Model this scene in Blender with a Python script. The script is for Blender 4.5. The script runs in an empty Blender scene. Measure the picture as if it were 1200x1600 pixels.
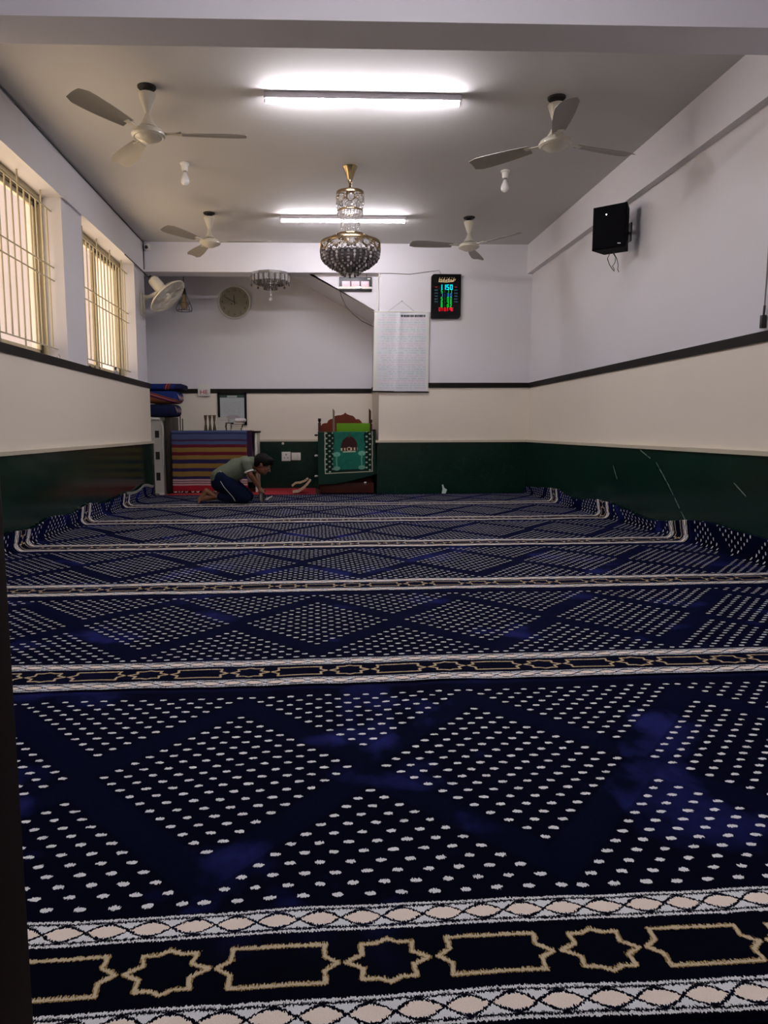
import bpy, bmesh, math, random
import numpy as np
from mathutils import Vector, Matrix, noise
from mathutils.bvhtree import BVHTree
random.seed(7)
S = bpy.context.scene
COL = S.collection
PI = math.pi

# ------------------------------------------------------------------ camera
F_PX, CX, TH, PS, RO, EYE = 1100.0, 539.25, .1167, .0406, -.0034, .75
_r = Vector((math.cos(PS), -math.sin(PS), 0))
_f = Vector((math.sin(PS)*math.cos(TH), math.cos(PS)*math.cos(TH), -math.sin(TH)))
_u = _r.cross(_f)
CR = _r*math.cos(RO) + _u*math.sin(RO)
CU = -_r*math.sin(RO) + _u*math.cos(RO)
cam_d = bpy.data.cameras.new('camera')
cam = bpy.data.objects.new('camera', cam_d)
COL.objects.link(cam)
M = Matrix(((CR.x, CU.x, -_f.x, 0), (CR.y, CU.y, -_f.y, 0), (CR.z, CU.z, -_f.z, EYE), (0, 0, 0, 1)))
cam.matrix_world = M
cam_d.sensor_fit = 'VERTICAL'
cam_d.sensor_height = 24
cam_d.lens = F_PX/1600*24
cam_d.shift_x = (600-CX)/1600
cam_d.clip_start = .02
S.camera = cam

# ------------------------------------------------------------------ world, exposure
W = bpy.data.worlds.new('overcast')
S.world = W
W.use_nodes = True
bg = W.node_tree.nodes['Background']
# pinkish haze between buildings near the horizon, unseen ground glow added below to light the ceiling, brighter sky overhead
_nt = W.node_tree
_tc = _nt.nodes.new('ShaderNodeTexCoord'); _sx = _nt.nodes.new('ShaderNodeSeparateXYZ'); _cr = _nt.nodes.new('ShaderNodeValToRGB')
_mr = _nt.nodes.new('ShaderNodeMapRange'); _mr.inputs['From Min'].default_value = -1; _mr.inputs['From Max'].default_value = 1
_nt.links.new(_tc.outputs['Generated'], _sx.inputs[0]); _nt.links.new(_sx.outputs['Z'], _mr.inputs['Value']); _nt.links.new(_mr.outputs[0], _cr.inputs[0])
_el = _cr.color_ramp.elements
_el[0].position = .49; _el[0].color = (.98, .80, .56, 1)
_el[1].position = .52; _el[1].color = (.195, .160, .143, 1)
_e = _el.new(.70); _e.color = (.20, .158, .140, 1)
_e = _el.new(.80); _e.color = (.48, .46, .44, 1)
_nt.links.new(_cr.outputs[0], bg.inputs['Color'])
bg.inputs['Strength'].default_value = 5.5
S.view_settings.view_transform = 'Standard'
S.view_settings.look = 'None'
S.view_settings.exposure = 0.0
S.view_settings.gamma = 1
S.view_settings.use_curve_mapping = False
TUBE_COL = (.99, .94, 1.0)
TUBE_STR = 176.0

# ------------------------------------------------------------------ helpers
def PY(px, py, Y):
    """point of the photograph at real depth Y"""
    d = _f + CR*((px-CX)/F_PX) - CU*((py-800)/F_PX)
    return Vector((0, 0, EYE)) + d*(Y/d.y)
def PX(px, py, X):
    d = _f + CR*((px-CX)/F_PX) - CU*((py-800)/F_PX)
    return Vector((0, 0, EYE)) + d*(X/d.x)

class MB:
    def __init__(s):
        s.v, s.f, s.m = [], [], []
    def add(s, vs, fs, mi=0):
        o = len(s.v)
        s.v += [Vector(v) for v in vs]
        s.f += [[i+o for i in f] for f in fs]
        s.m += [mi]*len(fs)
        return s
    def box(s, a, b, bev=0, mi=0, rot=None, piv=None):
        a, b = Vector(a), Vector(b)
        lo = Vector(map(min, a, b)); hi = Vector(map(max, a, b))
        bm = bmesh.new()
        bmesh.ops.create_cube(bm, size=1)
        for v in bm.verts:
            v.co = Vector([lo[i]+(hi[i]-lo[i])*(v.co[i]+.5) for i in range(3)])
        if bev > 0:
            bmesh.ops.bevel(bm, geom=bm.edges[:], offset=bev, segments=2, affect='EDGES', profile=.6)
        c = Vector(piv) if piv is not None else (lo+hi)/2
        if rot is not None:
            for v in bm.verts: v.co = c + rot @ (v.co-c)
        bm.verts.index_update()
        s.add([v.co.copy() for v in bm.verts], [[v.index for v in f.verts] for f in bm.faces], mi)
        bm.free()
        return s
    def lathe(s, prof, loc=(0, 0, 0), axis=(0, 0, 1), n=24, mi=0, cap=True):
        """prof: (radius, height)"""
        q = Vector((0, 0, 1)).rotation_difference(Vector(axis).normalized())
        loc = Vector(loc); vs = []; fs = []
        for (r, h) in prof:
            for k in range(n):
                a = 2*PI*k/n
                vs.append(loc + q @ Vector((r*math.cos(a), r*math.sin(a), h)))
        for i in range(len(prof)-1):
            for k in range(n):
                k2 = (k+1) % n
                fs.append([i*n+k, i*n+k2, (i+1)*n+k2, (i+1)*n+k])
        if cap:
            fs.append(list(range(n))[::-1]); fs.append([(len(prof)-1)*n+k for k in range(n)])
        return s.add(vs, fs, mi)
    def cyl(s, a, b, r, r2=None, n=12, mi=0):
        a, b = Vector(a), Vector(b); d = b-a
        return s.lathe([(r, 0), (r2 if r2 is not None else r, d.length)], a, d, n, mi)
    def sph(s, c, r, sc=(1, 1, 1), n=12, mi=0, q=None):
        vs = []; fs = []; c = Vector(c)
        m = max(6, n//2+1)
        for i in range(m+1):
            t = PI*i/m
            for k in range(n):
                a = 2*PI*k/n
                p = Vector((math.sin(t)*math.cos(a)*r*sc[0], math.sin(t)*math.sin(a)*r*sc[1], math.cos(t)*r*sc[2]))
                if q is not None: p = q @ p
                vs.append(c+p)
        for i in range(m):
            for k in range(n):
                k2 = (k+1) % n
                fs.append([i*n+k, (i+1)*n+k, (i+1)*n+k2, i*n+k2])
        s.add(vs, fs, mi)
        return s
    def tube(s, pts, r, n=8, mi=0, rs=None):
        pts = [Vector(p) for p in pts]; vs = []; fs = []
        up = Vector((0, 0, 1)); prev = None
        for i, p in enumerate(pts):
            t = (pts[min(i+1, len(pts)-1)] - pts[max(i-1, 0)]).normalized()
            if prev is None:
                a = up if abs(t.z) < .9 else Vector((1, 0, 0))
                x = t.cross(a).normalized()
            else:
                x = (prev - t*prev.dot(t)).normalized()
            prev = x; y = t.cross(x)
            rr = rs[i] if rs else r
            for k in range(n):
                a = 2*PI*k/n
                vs.append(p + (x*math.cos(a)+y*math.sin(a))*rr)
        for i in range(len(pts)-1):
            for k in range(n):
                k2 = (k+1) % n
                fs.append([i*n+k, i*n+k2, (i+1)*n+k2, (i+1)*n+k])
        fs.append(list(range(n))[::-1]); fs.append([(len(pts)-1)*n+k for k in range(n)])
        return s.add(vs, fs, mi)
    def prism(s, poly, d, mi=0):
        """poly: list of 3D points (planar); extruded along vector d"""
        d = Vector(d); n = len(poly)
        vs = [Vector(p) for p in poly] + [Vector(p)+d for p in poly]
        fs = [list(range(n)), [n+i for i in range(n)][::-1]]
        for i in range(n):
            j = (i+1) % n
            fs.append([i, n+i, n+j, j])
        return s.add(vs, fs, mi)
    def mesh(s, name, mats, off=Vector((0, 0, 0)), smooth=True, ang=40):
        me = bpy.data.meshes.new(name)
        me.from_pydata([v-off for v in s.v], [], s.f)
        for m in (mats if isinstance(mats, (list, tuple)) else [mats]): me.materials.append(m)
        if any(s.m):
            for p, mi in zip(me.polygons, s.m): p.material_index = mi
        bm = bmesh.new(); bm.from_mesh(me)
        bmesh.ops.remove_doubles(bm, verts=bm.verts, dist=1e-6)
        bmesh.ops.recalc_face_normals(bm, faces=bm.faces)
        bm.to_mesh(me); bm.free()
        if smooth:
            me.shade_smooth()
            me.set_sharp_from_angle(angle=math.radians(ang))
        return me
    def build(s, name, mats, parent=None, loc=None, smooth=True, ang=40):
        if parent is not None:
            off = wloc(parent); me = s.mesh(name, mats, off, smooth, ang)
            o = bpy.data.objects.new(name, me); COL.objects.link(o); o.parent = parent
        else:
            if loc is None:
                xs = [v.x for v in s.v]; ys = [v.y for v in s.v]; zs = [v.z for v in s.v]
                loc = ((min(xs)+max(xs))/2, (min(ys)+max(ys))/2, min(zs))
            off = Vector(loc); me = s.mesh(name, mats, off, smooth, ang)
            o = bpy.data.objects.new(name, me); COL.objects.link(o); o.location = off
        return o
def wloc(o):
    p = Vector((0, 0, 0))
    while o is not None:
        p += o.location; o = o.parent
    return p
def tag(o, label, cat=None, group=None, kind=None):
    if label: o['label'] = label
    if cat: o['category'] = cat
    if group: o['group'] = group
    if kind: o['kind'] = kind
    return o
def empty(name, loc, label, cat, group=None, kind=None):
    o = bpy.data.objects.new(name, None); COL.objects.link(o)
    o.location = loc; o.empty_display_size = .1
    return tag(o, label, cat, group, kind)
def struct(o, label, cat='wall'):
    return tag(o, label, cat, None, 'structure')
def copy_tree(o, parent=None):
    c = o.copy(); COL.objects.link(c)
    if parent is not None: c.parent = parent
    for ch in list(o.children): copy_tree(ch, c)
    return c
def text_part(txt, size, mat, parent, pos, rot, name='lettering', depth=.001, sx=1.0, align='CENTER'):
    cu = bpy.data.curves.new(name, 'FONT'); cu.body = txt; cu.size = size; cu.extrude = depth
    cu.align_x = align; cu.align_y = 'CENTER'
    t = bpy.data.objects.new(name, cu); COL.objects.link(t)
    dg = bpy.context.evaluated_depsgraph_get()
    me = bpy.data.meshes.new_from_object(t.evaluated_get(dg))
    bpy.data.objects.remove(t)
    R = rot.to_matrix() if hasattr(rot, 'to_matrix') else rot
    off = wloc(parent)
    for v in me.vertices:
        v.co = R @ Vector((v.co.x*sx, v.co.y, v.co.z)) + Vector(pos) - off
    me.materials.clear(); me.materials.append(mat)
    o = bpy.data.objects.new(name, me); COL.objects.link(o); o.parent = parent
    return o
from mathutils import Euler
FACE = Euler((PI/2, 0, 0))     # text standing up, facing -y

# ------------------------------------------------------------------ materials
def new_mat(name):
    m = bpy.data.materials.new(name); m.use_nodes = True
    return m, m.node_tree, m.node_tree.nodes['Principled BSDF']
def mat(name, col, rough=.6, metal=0, var=.06, scale=30, bump=0, spec=.5, sheen=0, emit=None, estr=0, coat=0, trans=0):
    m, nt, b = new_mat(name)
    c = (*col, 1)
    b.inputs['Roughness'].default_value = rough
    b.inputs['Metallic'].default_value = metal
    b.inputs['Specular IOR Level'].default_value = spec
    if sheen: b.inputs['Sheen Weight'].default_value = sheen
    if coat: b.inputs['Coat Weight'].default_value = coat
    if trans: b.inputs['Transmission Weight'].default_value = trans
    if emit is not None:
        b.inputs['Emission Color'].default_value = (*emit, 1); b.inputs['Emission Strength'].default_value = estr
    tc = nt.nodes.new('ShaderNodeTexCoord')
    nz = nt.nodes.new('ShaderNodeTexNoise'); nz.inputs['Scale'].default_value = scale; nz.inputs['Detail'].default_value = 4
    nt.links.new(tc.outputs['Object'], nz.inputs['Vector'])
    mx = nt.nodes.new('ShaderNodeMix'); mx.data_type = 'RGBA'
    mx.inputs['A'].default_value = (*[min(1, x*(1+var)) for x in col], 1)
    mx.inputs['B'].default_value = (*[x*(1-var) for x in col], 1)
    nt.links.new(nz.outputs['Fac'], mx.inputs['Factor'])
    nt.links.new(mx.outputs['Result'], b.inputs['Base Color'])
    if bump:
        bp = nt.nodes.new('ShaderNodeBump'); bp.inputs['Strength'].default_value = bump; bp.inputs['Distance'].default_value = .003
        nt.links.new(nz.outputs['Fac'], bp.inputs['Height']); nt.links.new(bp.outputs['Normal'], b.inputs['Normal'])
    return m
def emis(name, col, s):
    m = bpy.data.materials.new(name); m.use_nodes = True; nt = m.node_tree
    nt.nodes.clear()
    o = nt.nodes.new('ShaderNodeOutputMaterial'); e = nt.nodes.new('ShaderNodeEmission')
    e.inputs['Color'].default_value = (*col, 1); e.inputs['Strength'].default_value = s
    nt.links.new(e.outputs[0], o.inputs[0])
    return m

class E:                      # tiny node expression language
    def __init__(s, g, sock): s.g, s.k = g, sock
    def _b(s, o, op, rev=False):
        return s.g.m(op, o, s) if rev else s.g.m(op, s, o)
    def __add__(s, o): return s._b(o, 'ADD')
    __radd__ = __add__
    def __sub__(s, o): return s._b(o, 'SUBTRACT')
    def __rsub__(s, o): return s._b(o, 'SUBTRACT', True)
    def __mul__(s, o): return s._b(o, 'MULTIPLY')
    __rmul__ = __mul__
    def __truediv__(s, o): return s._b(o, 'DIVIDE')
    def __lt__(s, o): return s._b(o, 'LESS_THAN')
    def __gt__(s, o): return s._b(o, 'GREATER_THAN')
    def abs(s): return s.g.m('ABSOLUTE', s)
    def cos(s): return s.g.m('COSINE', s)
    def sin(s): return s.g.m('SINE', s)
    def round(s): return s.g.m('ROUND', s)
    def floor(s): return s.g.m('FLOOR', s)
    def sqrt(s): return s.g.m('SQRT', s)
    def min(s, o): return s.g.m('MINIMUM', s, o)
    def max(s, o): return s.g.m('MAXIMUM', s, o)
    def clamp(s):
        e = s.g.m('ADD', s, 0.0); e.k.node.use_clamp = True; return e
class G:
    def __init__(s, nt): s.nt = nt
    def m(s, op, *a):
        n = s.nt.nodes.new('ShaderNodeMath'); n.operation = op
        for i, x in enumerate(a):
            if isinstance(x, E): s.nt.links.new(x.k, n.inputs[i])
            else: n.inputs[i].default_value = float(x)
        return E(s, n.outputs[0])
    def coords(s, kind='Object'):
        if kind == 'UV':
            t = s.nt.nodes.new('ShaderNodeUVMap'); so = t.outputs[0]
        elif kind == 'World':
            t = s.nt.nodes.new('ShaderNodeNewGeometry'); so = t.outputs['Position']
        else:
            t = s.nt.nodes.new('ShaderNodeTexCoord'); so = t.outputs[kind]
        x = s.nt.nodes.new('ShaderNodeSeparateXYZ'); s.nt.links.new(so, x.inputs[0])
        return [E(s, o) for o in x.outputs], so
    def noise(s, x, y, z, scale=1, detail=2):
        c = s.nt.nodes.new('ShaderNodeCombineXYZ')
        for i, q in enumerate((x, y, z)):
            if isinstance(q, E): s.nt.links.new(q.k, c.inputs[i])
            else: c.inputs[i].default_value = q
        n = s.nt.nodes.new('ShaderNodeTexNoise'); n.inputs['Scale'].default_value = scale; n.inputs['Detail'].default_value = detail
        s.nt.links.new(c.outputs[0], n.inputs['Vector'])
        return E(s, n.outputs['Fac'])
    def mix(s, fac, a, b):
        n = s.nt.nodes.new('ShaderNodeMix'); n.data_type = 'RGBA'
        if isinstance(fac, E): s.nt.links.new(fac.k, n.inputs['Factor'])
        else: n.inputs['Factor'].default_value = fac
        for k, q in (('A', a), ('B', b)):
            if isinstance(q, tuple): n.inputs[k].default_value = (*q, 1)
            else: s.nt.links.new(q, n.inputs[k])
        return n.outputs['Result']
    def seg(s, x, y, a, b):
        """distance to segment a-b"""
        ex, ey = b[0]-a[0], b[1]-a[1]; L = ex*ex+ey*ey
        dx = x - a[0]; dy = y - a[1]
        t = ((dx*ex + dy*ey)*(1/L)).clamp()
        qx = dx - t*ex; qy = dy - t*ey
        return (qx*qx + qy*qy).sqrt()

def wall_paint(name, upper, lower, z_split):
    m, nt, b = new_mat(name); g = G(nt)
    (x, y, z), _ = g.coords('World')
    n1 = g.noise(x, y, z, 1.3, 5); n2 = g.noise(x, y, z, 60, 3)
    base = g.mix(z > z_split, lower, upper)
    dirt = g.mix(((n1-.5)*1.2).clamp(), base, tuple(c*.86 for c in lower))
    nt.links.new(dirt, b.inputs['Base Color'])
    b.inputs['Roughness'].default_value = .62
    bp = nt.nodes.new('ShaderNodeBump'); bp.inputs['Strength'].default_value = .12; bp.inputs['Distance'].default_value = .002
    nt.links.new(n2.k, bp.inputs['Height']); nt.links.new(bp.outputs['Normal'], b.inputs['Normal'])
    return m
UP, LOW = (.68, .665, .70), (.78, .71, .60)
m_wall = wall_paint('painted_plaster', UP, LOW, 1.235)
m_white = wall_paint('white_plaster', UP, UP, 1.0)
m_ceil = mat('ceiling_paint', (.56, .55, .54), .8, var=.05, scale=1.5)
m_strip = mat('dark_brown_strip', (.008, .005, .004), .6, var=.2, scale=12, spec=.2)
m_ledge = mat('cream_ledge', (.55, .49, .38), .5, scale=8)
def marble():
    m, nt, b = new_mat('green_marble'); g = G(nt)
    (x, y, z), _ = g.coords('World')
    n = g.noise(x, y, z, 2.2, 8); n2 = g.noise(x+7, y, z, 9, 6)
    vein = 1 - ((n2-.5).abs()*60).clamp()
    col = g.mix(n, (.002, .012, .009), (.007, .030, .020))
    col = g.mix(vein*.05, col, (.12, .22, .18))
    # old scratches in the right-hand panel
    sc = None
    for pts in ([(1025, 722), (1044, 757), (1078, 828)], [(1147, 755), (1165, 775)], [(958, 728), (964, 748)], [(1000, 703), (1016, 716)]):
        for a, c in zip(pts[:-1], pts[1:]):
            A = PX(*a, 2.42); B = PX(*c, 2.42)
            d = g.seg(y, z, (A.y, A.z), (B.y, B.z))
            sc = d if sc is None else sc.min(d)
    jag = (g.noise(x, y, z, 25, 3)-.5)*.012
    s = (((sc+jag).abs() < .0035)*(x > 2))*(g.noise(x, y, z, 12, 2) > .42)
    col = g.mix(s*.5, col, (.30, .40, .34))
    nt.links.new(col, b.inputs['Base Color'])
    b.inputs['Roughness'].default_value = .16
    b.inputs['Specular IOR Level'].default_value = .36
    return m
m_marble = marble()
m_wood_dark = mat('dark_wood', (.012, .005, .004), .7, var=.3, scale=15, spec=.15)
m_alum = mat('cream_metal', (.47, .41, .27), .45, var=.08, scale=20)
m_alum_dk = mat('dark_rubber_seal', (.06, .045, .03), .6)
m_white_pl = mat('white_plastic', (.72, .70, .64), .35, var=.03)
m_black_pl = mat('black_plastic', (.006, .006, .008), .35, var=.1)
m_black = mat('black_cable', (.02, .018, .02), .5)
m_grey_cable = mat('grey_cable', (.16, .15, .14), .5)
m_gold = mat('gilt_metal', (.40, .30, .17), .22, metal=1, var=.08)
m_chrome = mat('chrome', (.65, .65, .66), .12, metal=1, var=.02)
m_fan = mat('cream_enamel', (.60, .56, .46), .28, var=.04, coat=.4)
m_blade = mat('fan_blade_enamel', (.27, .25, .22), .45, var=.05)
def crystal():
    m, nt, b = new_mat('crystal_glass')
    b.inputs['Base Color'].default_value = (.86, .84, .84, 1)
    b.inputs['Roughness'].default_value = .04; b.inputs['Metallic'].default_value = .0
    b.inputs['Transmission Weight'].default_value = .75; b.inputs['IOR'].default_value = 1.52
    b.inputs['Coat Weight'].default_value = .6
    return m
m_crys = crystal()
m_smoke = mat('smoky_crystal', (.20, .18, .18), .08, metal=.55, var=.3, scale=60)
def glass():
    m = bpy.data.materials.new('window_glass'); m.use_nodes = True; nt = m.node_tree; nt.nodes.clear()
    o = nt.nodes.new('ShaderNodeOutputMaterial'); t = nt.nodes.new('ShaderNodeBsdfTransparent'); gl = nt.nodes.new('ShaderNodeBsdfGlossy')
    t.inputs['Color'].default_value = (.97, .93, .91, 1)
    gl.inputs['Roughness'].default_value = .02
    mx = nt.nodes.new('ShaderNodeMixShader')
    mx.inputs[0].default_value = .08; nt.links.new(t.outputs[0], mx.inputs[1]); nt.links.new(gl.outputs[0], mx.inputs[2]); nt.links.new(mx.outputs[0], o.inputs[0])
    return m
m_glass = glass()

# ------------------------------------------------------------------ room dimensions
XL, XLP, XR, XRB = -1.88, -1.90, 2.45, 2.39
YF, YB, YA, YE = .62, 8.09, 9.05, 8.17
ZC, ZB, ZS, ZD = 2.80, 2.484, 1.249, .62
XA = .717                                # right side of the alcove
XAL = -2.35                              # left side of the alcove

m_floor = mat('maroon_tile', (.10, .028, .022), .3, var=.2, scale=6)
struct(MB().box((-2.5, -1.4, -.12), (2.7, 9.3, -.004)).build('floor', m_floor), 'dark maroon floor under the carpets', 'floor')
struct(MB().box((-2.5, -1.4, ZC), (2.7, 9.3, ZC+.12)).build('ceiling', m_ceil), 'off-white painted ceiling slab', 'ceiling')

# left wall with two window openings
WIN = [(3.93, 5.60), (6.06, 7.735)]
b = MB()
b.box((-2.17, YF, 0), (XL, YE, ZS+.02))
b.box((-2.17, YF, ZB), (XL, YE, ZC))
ys = [YF] + [q for w in WIN for q in w] + [YE]
for i in range(0, len(ys), 2): b.box((-2.17, ys[i], ZS+.02), (XLP, ys[i+1], ZB))
struct(b.build('wall_left', m_wall, smooth=False), 'left wall, pale above and cream below, with two barred windows')
# right wall and its beam
struct(MB().box((XR, YF, 0), (XR+.15, 9.2, ZC)).build('wall_right', m_wall, smooth=False), 'long right wall, pale above the dark strip and cream below')
struct(MB().box((XRB, YF, ZB), (XR, YB, ZC)).build('trim_1', m_white, smooth=False), 'shallow white beam along the top of the right wall', 'beam')
# back wall, right portion
struct(MB().box((XA, YB, 0), (XR, YA+.1, ZC)).build('wall_back', m_wall, smooth=False), 'back wall to the right of the alcove, with poster and digital board')
struct(MB().box((XAL-.1, YA, 0), (XA, YA+.15, ZC)).build('wall_alcove', m_wall, smooth=False), 'recessed back wall of the alcove behind the clock')
struct(MB().box((XAL-.12, YE-.02, 0), (XAL, YA+.1, ZC)).build('wall_alcove_side', m_wall, smooth=False), 'left side wall of the alcove, hidden behind the folded rugs')
struct(MB().box((XAL, YE-.12, 0), (-2.15, YE, ZC)).build('wall_alcove_return', m_wall, smooth=False), 'short return wall left of the folded rugs')
struct(MB().box((XAL, YB, ZB), (XA, YB+.24, ZC)).build('trim_2', m_white, smooth=False), 'white beam over the alcove opening', 'beam')
struct(MB().box((XL, 3.228, ZB), (XRB, 3.45, ZC), rot=Matrix.Rotation(-.006, 3, 'Z')).build('trim_3', m_white, smooth=False), 'deep white beam crossing the ceiling nearest the viewer', 'beam')
# entrance wall and an added lobby box that shuts outside light out of the doorway
b = MB()
b.box((-2.17, YF-.12, 0), (-.33, YF, ZC)); b.box((.66, YF-.12, 0), (XR+.1, YF, ZC)); b.box((-.33, YF-.12, 2.1), (.66, YF, ZC))
struct(b.build('wall_front', m_wall, smooth=False), 'entrance wall at the near end of the hall')
b = MB()
b.box((-.60, -1.3, 0), (-.55, YF-.12, ZC)); b.box((1.0, -1.3, 0), (1.05, YF-.12, ZC)); b.box((-.6, -1.35, 0), (1.05, -1.3, ZC))
struct(b.build('wall_lobby_block', m_wall, smooth=False), 'unseen lobby box added behind the entrance doorway to keep outside light out')
b = MB()
b.box((-.36, YF-.14, 0), (-.2985, YF+.06, 2.1), .004)
b.box((.60, YF-.14, 0), (.66, YF+.02, 2.1), .004)
b.box((-.36, YF-.14, 2.1), (.66, YF+.02, 2.16), .004)
struct(b.build('door_1', m_wood_dark), 'dark brown wooden door frame at the left edge of the picture', 'door')

# dados, ledges and dark strips
def band(name, boxes, m, label, cat='trim'):
    b = MB()
    for a, c in boxes: b.box(a, c)
    return struct(b.build(name, m, smooth=False), label, cat)
T = .02
band('trim_4', [((XL, YF, 0), (XL+T, YE+T, ZD-.02)), ((-2.1, YE, 0), (XL, YE+T, ZD-.02))], m_marble, 'glossy dark green marble dado of the left wall', 'dado')
band('trim_5', [((XR-.03, YF, 0), (XR, YB-.02, ZD-.02))], m_marble, 'glossy dark green marble dado of the right wall with pale scratches', 'dado')
band('trim_6', [((XA-T, YB-T, 0), (XR-.03, YB, ZD-.02)), ((XA-T, YB, 0), (XA, YA, ZD-.02))], m_marble, 'dark green marble dado right of the green draped chair', 'dado')
band('trim_7', [((XAL, YA-T, 0), (XA-T, YA, ZD-.02))], m_marble, 'dark green marble dado at the back of the alcove', 'dado')
band('trim_8', [((XL, YF, ZD-.02), (XL+.035, YE+.02, ZD+.005)), ((-2.1, YE, ZD-.02), (XL, YE+.03, ZD+.005))], m_ledge, 'thin cream ledge on top of the left dado', 'ledge')
band('trim_9', [((XR-.045, YF, ZD-.02), (XR, YB-.03, ZD+.005))], m_ledge, 'thin cream ledge on top of the right dado', 'ledge')
band('trim_10', [((XA-.035, YB-.035, ZD-.02), (XR-.045, YB, ZD+.005)), ((XA-.03, YB, ZD-.02), (XA, YA, ZD+.005))], m_ledge, 'thin cream ledge on top of the back dado', 'ledge')
band('trim_11', [((XAL, YA-.03, ZD-.02), (XA-.03, YA, ZD+.005))], m_ledge, 'thin cream ledge on the alcove dado', 'ledge')
z0, z1 = ZS-.03, ZS+.025
band('trim_12', [((XL, YF, z0), (XL+.012, YE+.012, z1)), ((-2.1, YE, z0), (XL, YE+.012, z1))], m_strip, 'dark brown strip under the left windows', 'moulding')
band('trim_13', [((XR-.014, YF, z0), (XR, YB-.014, z1))], m_strip, 'dark brown strip along the right wall', 'moulding')
band('trim_14', [((XA-.012, YB-.014, z0), (XR-.014, YB, z1)), ((XA-.012, YB, z0), (XA, YA, z1))], m_strip, 'dark brown strip along the back wall below the poster', 'moulding')
band('trim_15', [((XAL, YA-.014, z0-.01), (XA-.012, YA, z1-.01))], m_strip, 'dark brown strip along the alcove wall behind the framed notice', 'moulding')

# staircase slab over the alcove
A0 = PY(497, 434, 8.2); B0 = PY(590, 488, 8.2)
sl = (B0.z-A0.z)/(B0.x-A0.x)
xa, xb = A0.x - (ZC-A0.z)/abs(sl) - .1, XA
zz = lambda x: A0.z + sl*(x-A0.x)
poly = [(xa, 8.18, zz(xa)), (xb, 8.18, zz(xb)), (xb, 8.18, ZC), (xa+.02, 8.18, ZC)]
struct(MB().prism(poly, (0, YA-8.18, 0)).build('trim_16', m_white, smooth=False), 'sloping underside of a staircase at the top right of the alcove', 'stair slab')

# ------------------------------------------------------------------ windows
def window(n, y0, y1, label):
    zb, zt = ZS+.02, ZB
    w = empty('window_%d' % n, (-2.10, (y0+y1)/2, zb), label, 'window', None, 'structure')
    fx0, fx1 = -2.10, -2.04
    f = MB(); t = .035
    f.box((fx0, y0, zb), (fx1, y0+t, zt), .003); f.box((fx0, y1-t, zb), (fx1, y1, zt), .003)
    f.box((fx0, y0, zb), (fx1, y1, zb+t+.02), .003); f.box((fx0, y0, zt-t), (fx1, y1, zt), .003)
    f.build('frame', m_alum, w)
    ym = (y0+y1)/2
    for k, (a, c, x) in enumerate(((y0+t, ym+.03, -2.065), (ym-.03, y1-t-.03, -2.085))):
        s = MB(); q = .032
        s.box((x-.012, a, zb+.055), (x+.012, a+q, zt-.06), .002); s.box((x-.012, c-q, zb+.055), (x+.012, c, zt-.06), .002)
        s.box((x-.012, a, zb+.055), (x+.012, c, zb+.055+q), .002); s.box((x-.012, a, zt-.06-q), (x+.012, c, zt-.06), .002)
        so = s.build('sliding_sash', m_alum, w)
        MB().box((x-.002, a+q, zb+.055+q), (x+.002, c-q, zt-.06-q)).build('pane', m_glass, so)
    # dark tracks
    MB().box((-2.09, y0+t, zt-.058), (-2.05, y1-t, zt-t)).box((-2.09, y1-t-.028, zb+.06), (-2.07, y1-t, zt-.06)).build('sliding_track', m_alum_dk, w)
    # grille standing off the frame
    gx = -1.985; gr = MB(); zlo, zhi = zb+.10, zt-.10
    nb = 16
    for k in range(nb):
        y = y0+.07+(y1-y0-.14)*k/(nb-1)
        bt, tp = zlo, zhi
        if k % 4 == 2: bt, tp = zb, zt
        gr.cyl((gx, y, bt), (gx, y, tp), .0065, n=8)
    for z in (zlo, zb+.50*(zt-zb), zb+.58*(zt-zb), zhi):
        gr.cyl((gx+.008, y0-.005, z), (gx+.008, y1+.005, z), .0055, n=8)
    gr.build('security_grille', m_alum, w)
    return w
window(1, *WIN[0], 'nearer barred window at the left edge of the picture')
window(2, *WIN[1], 'farther barred window next to the wall fan')

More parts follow.
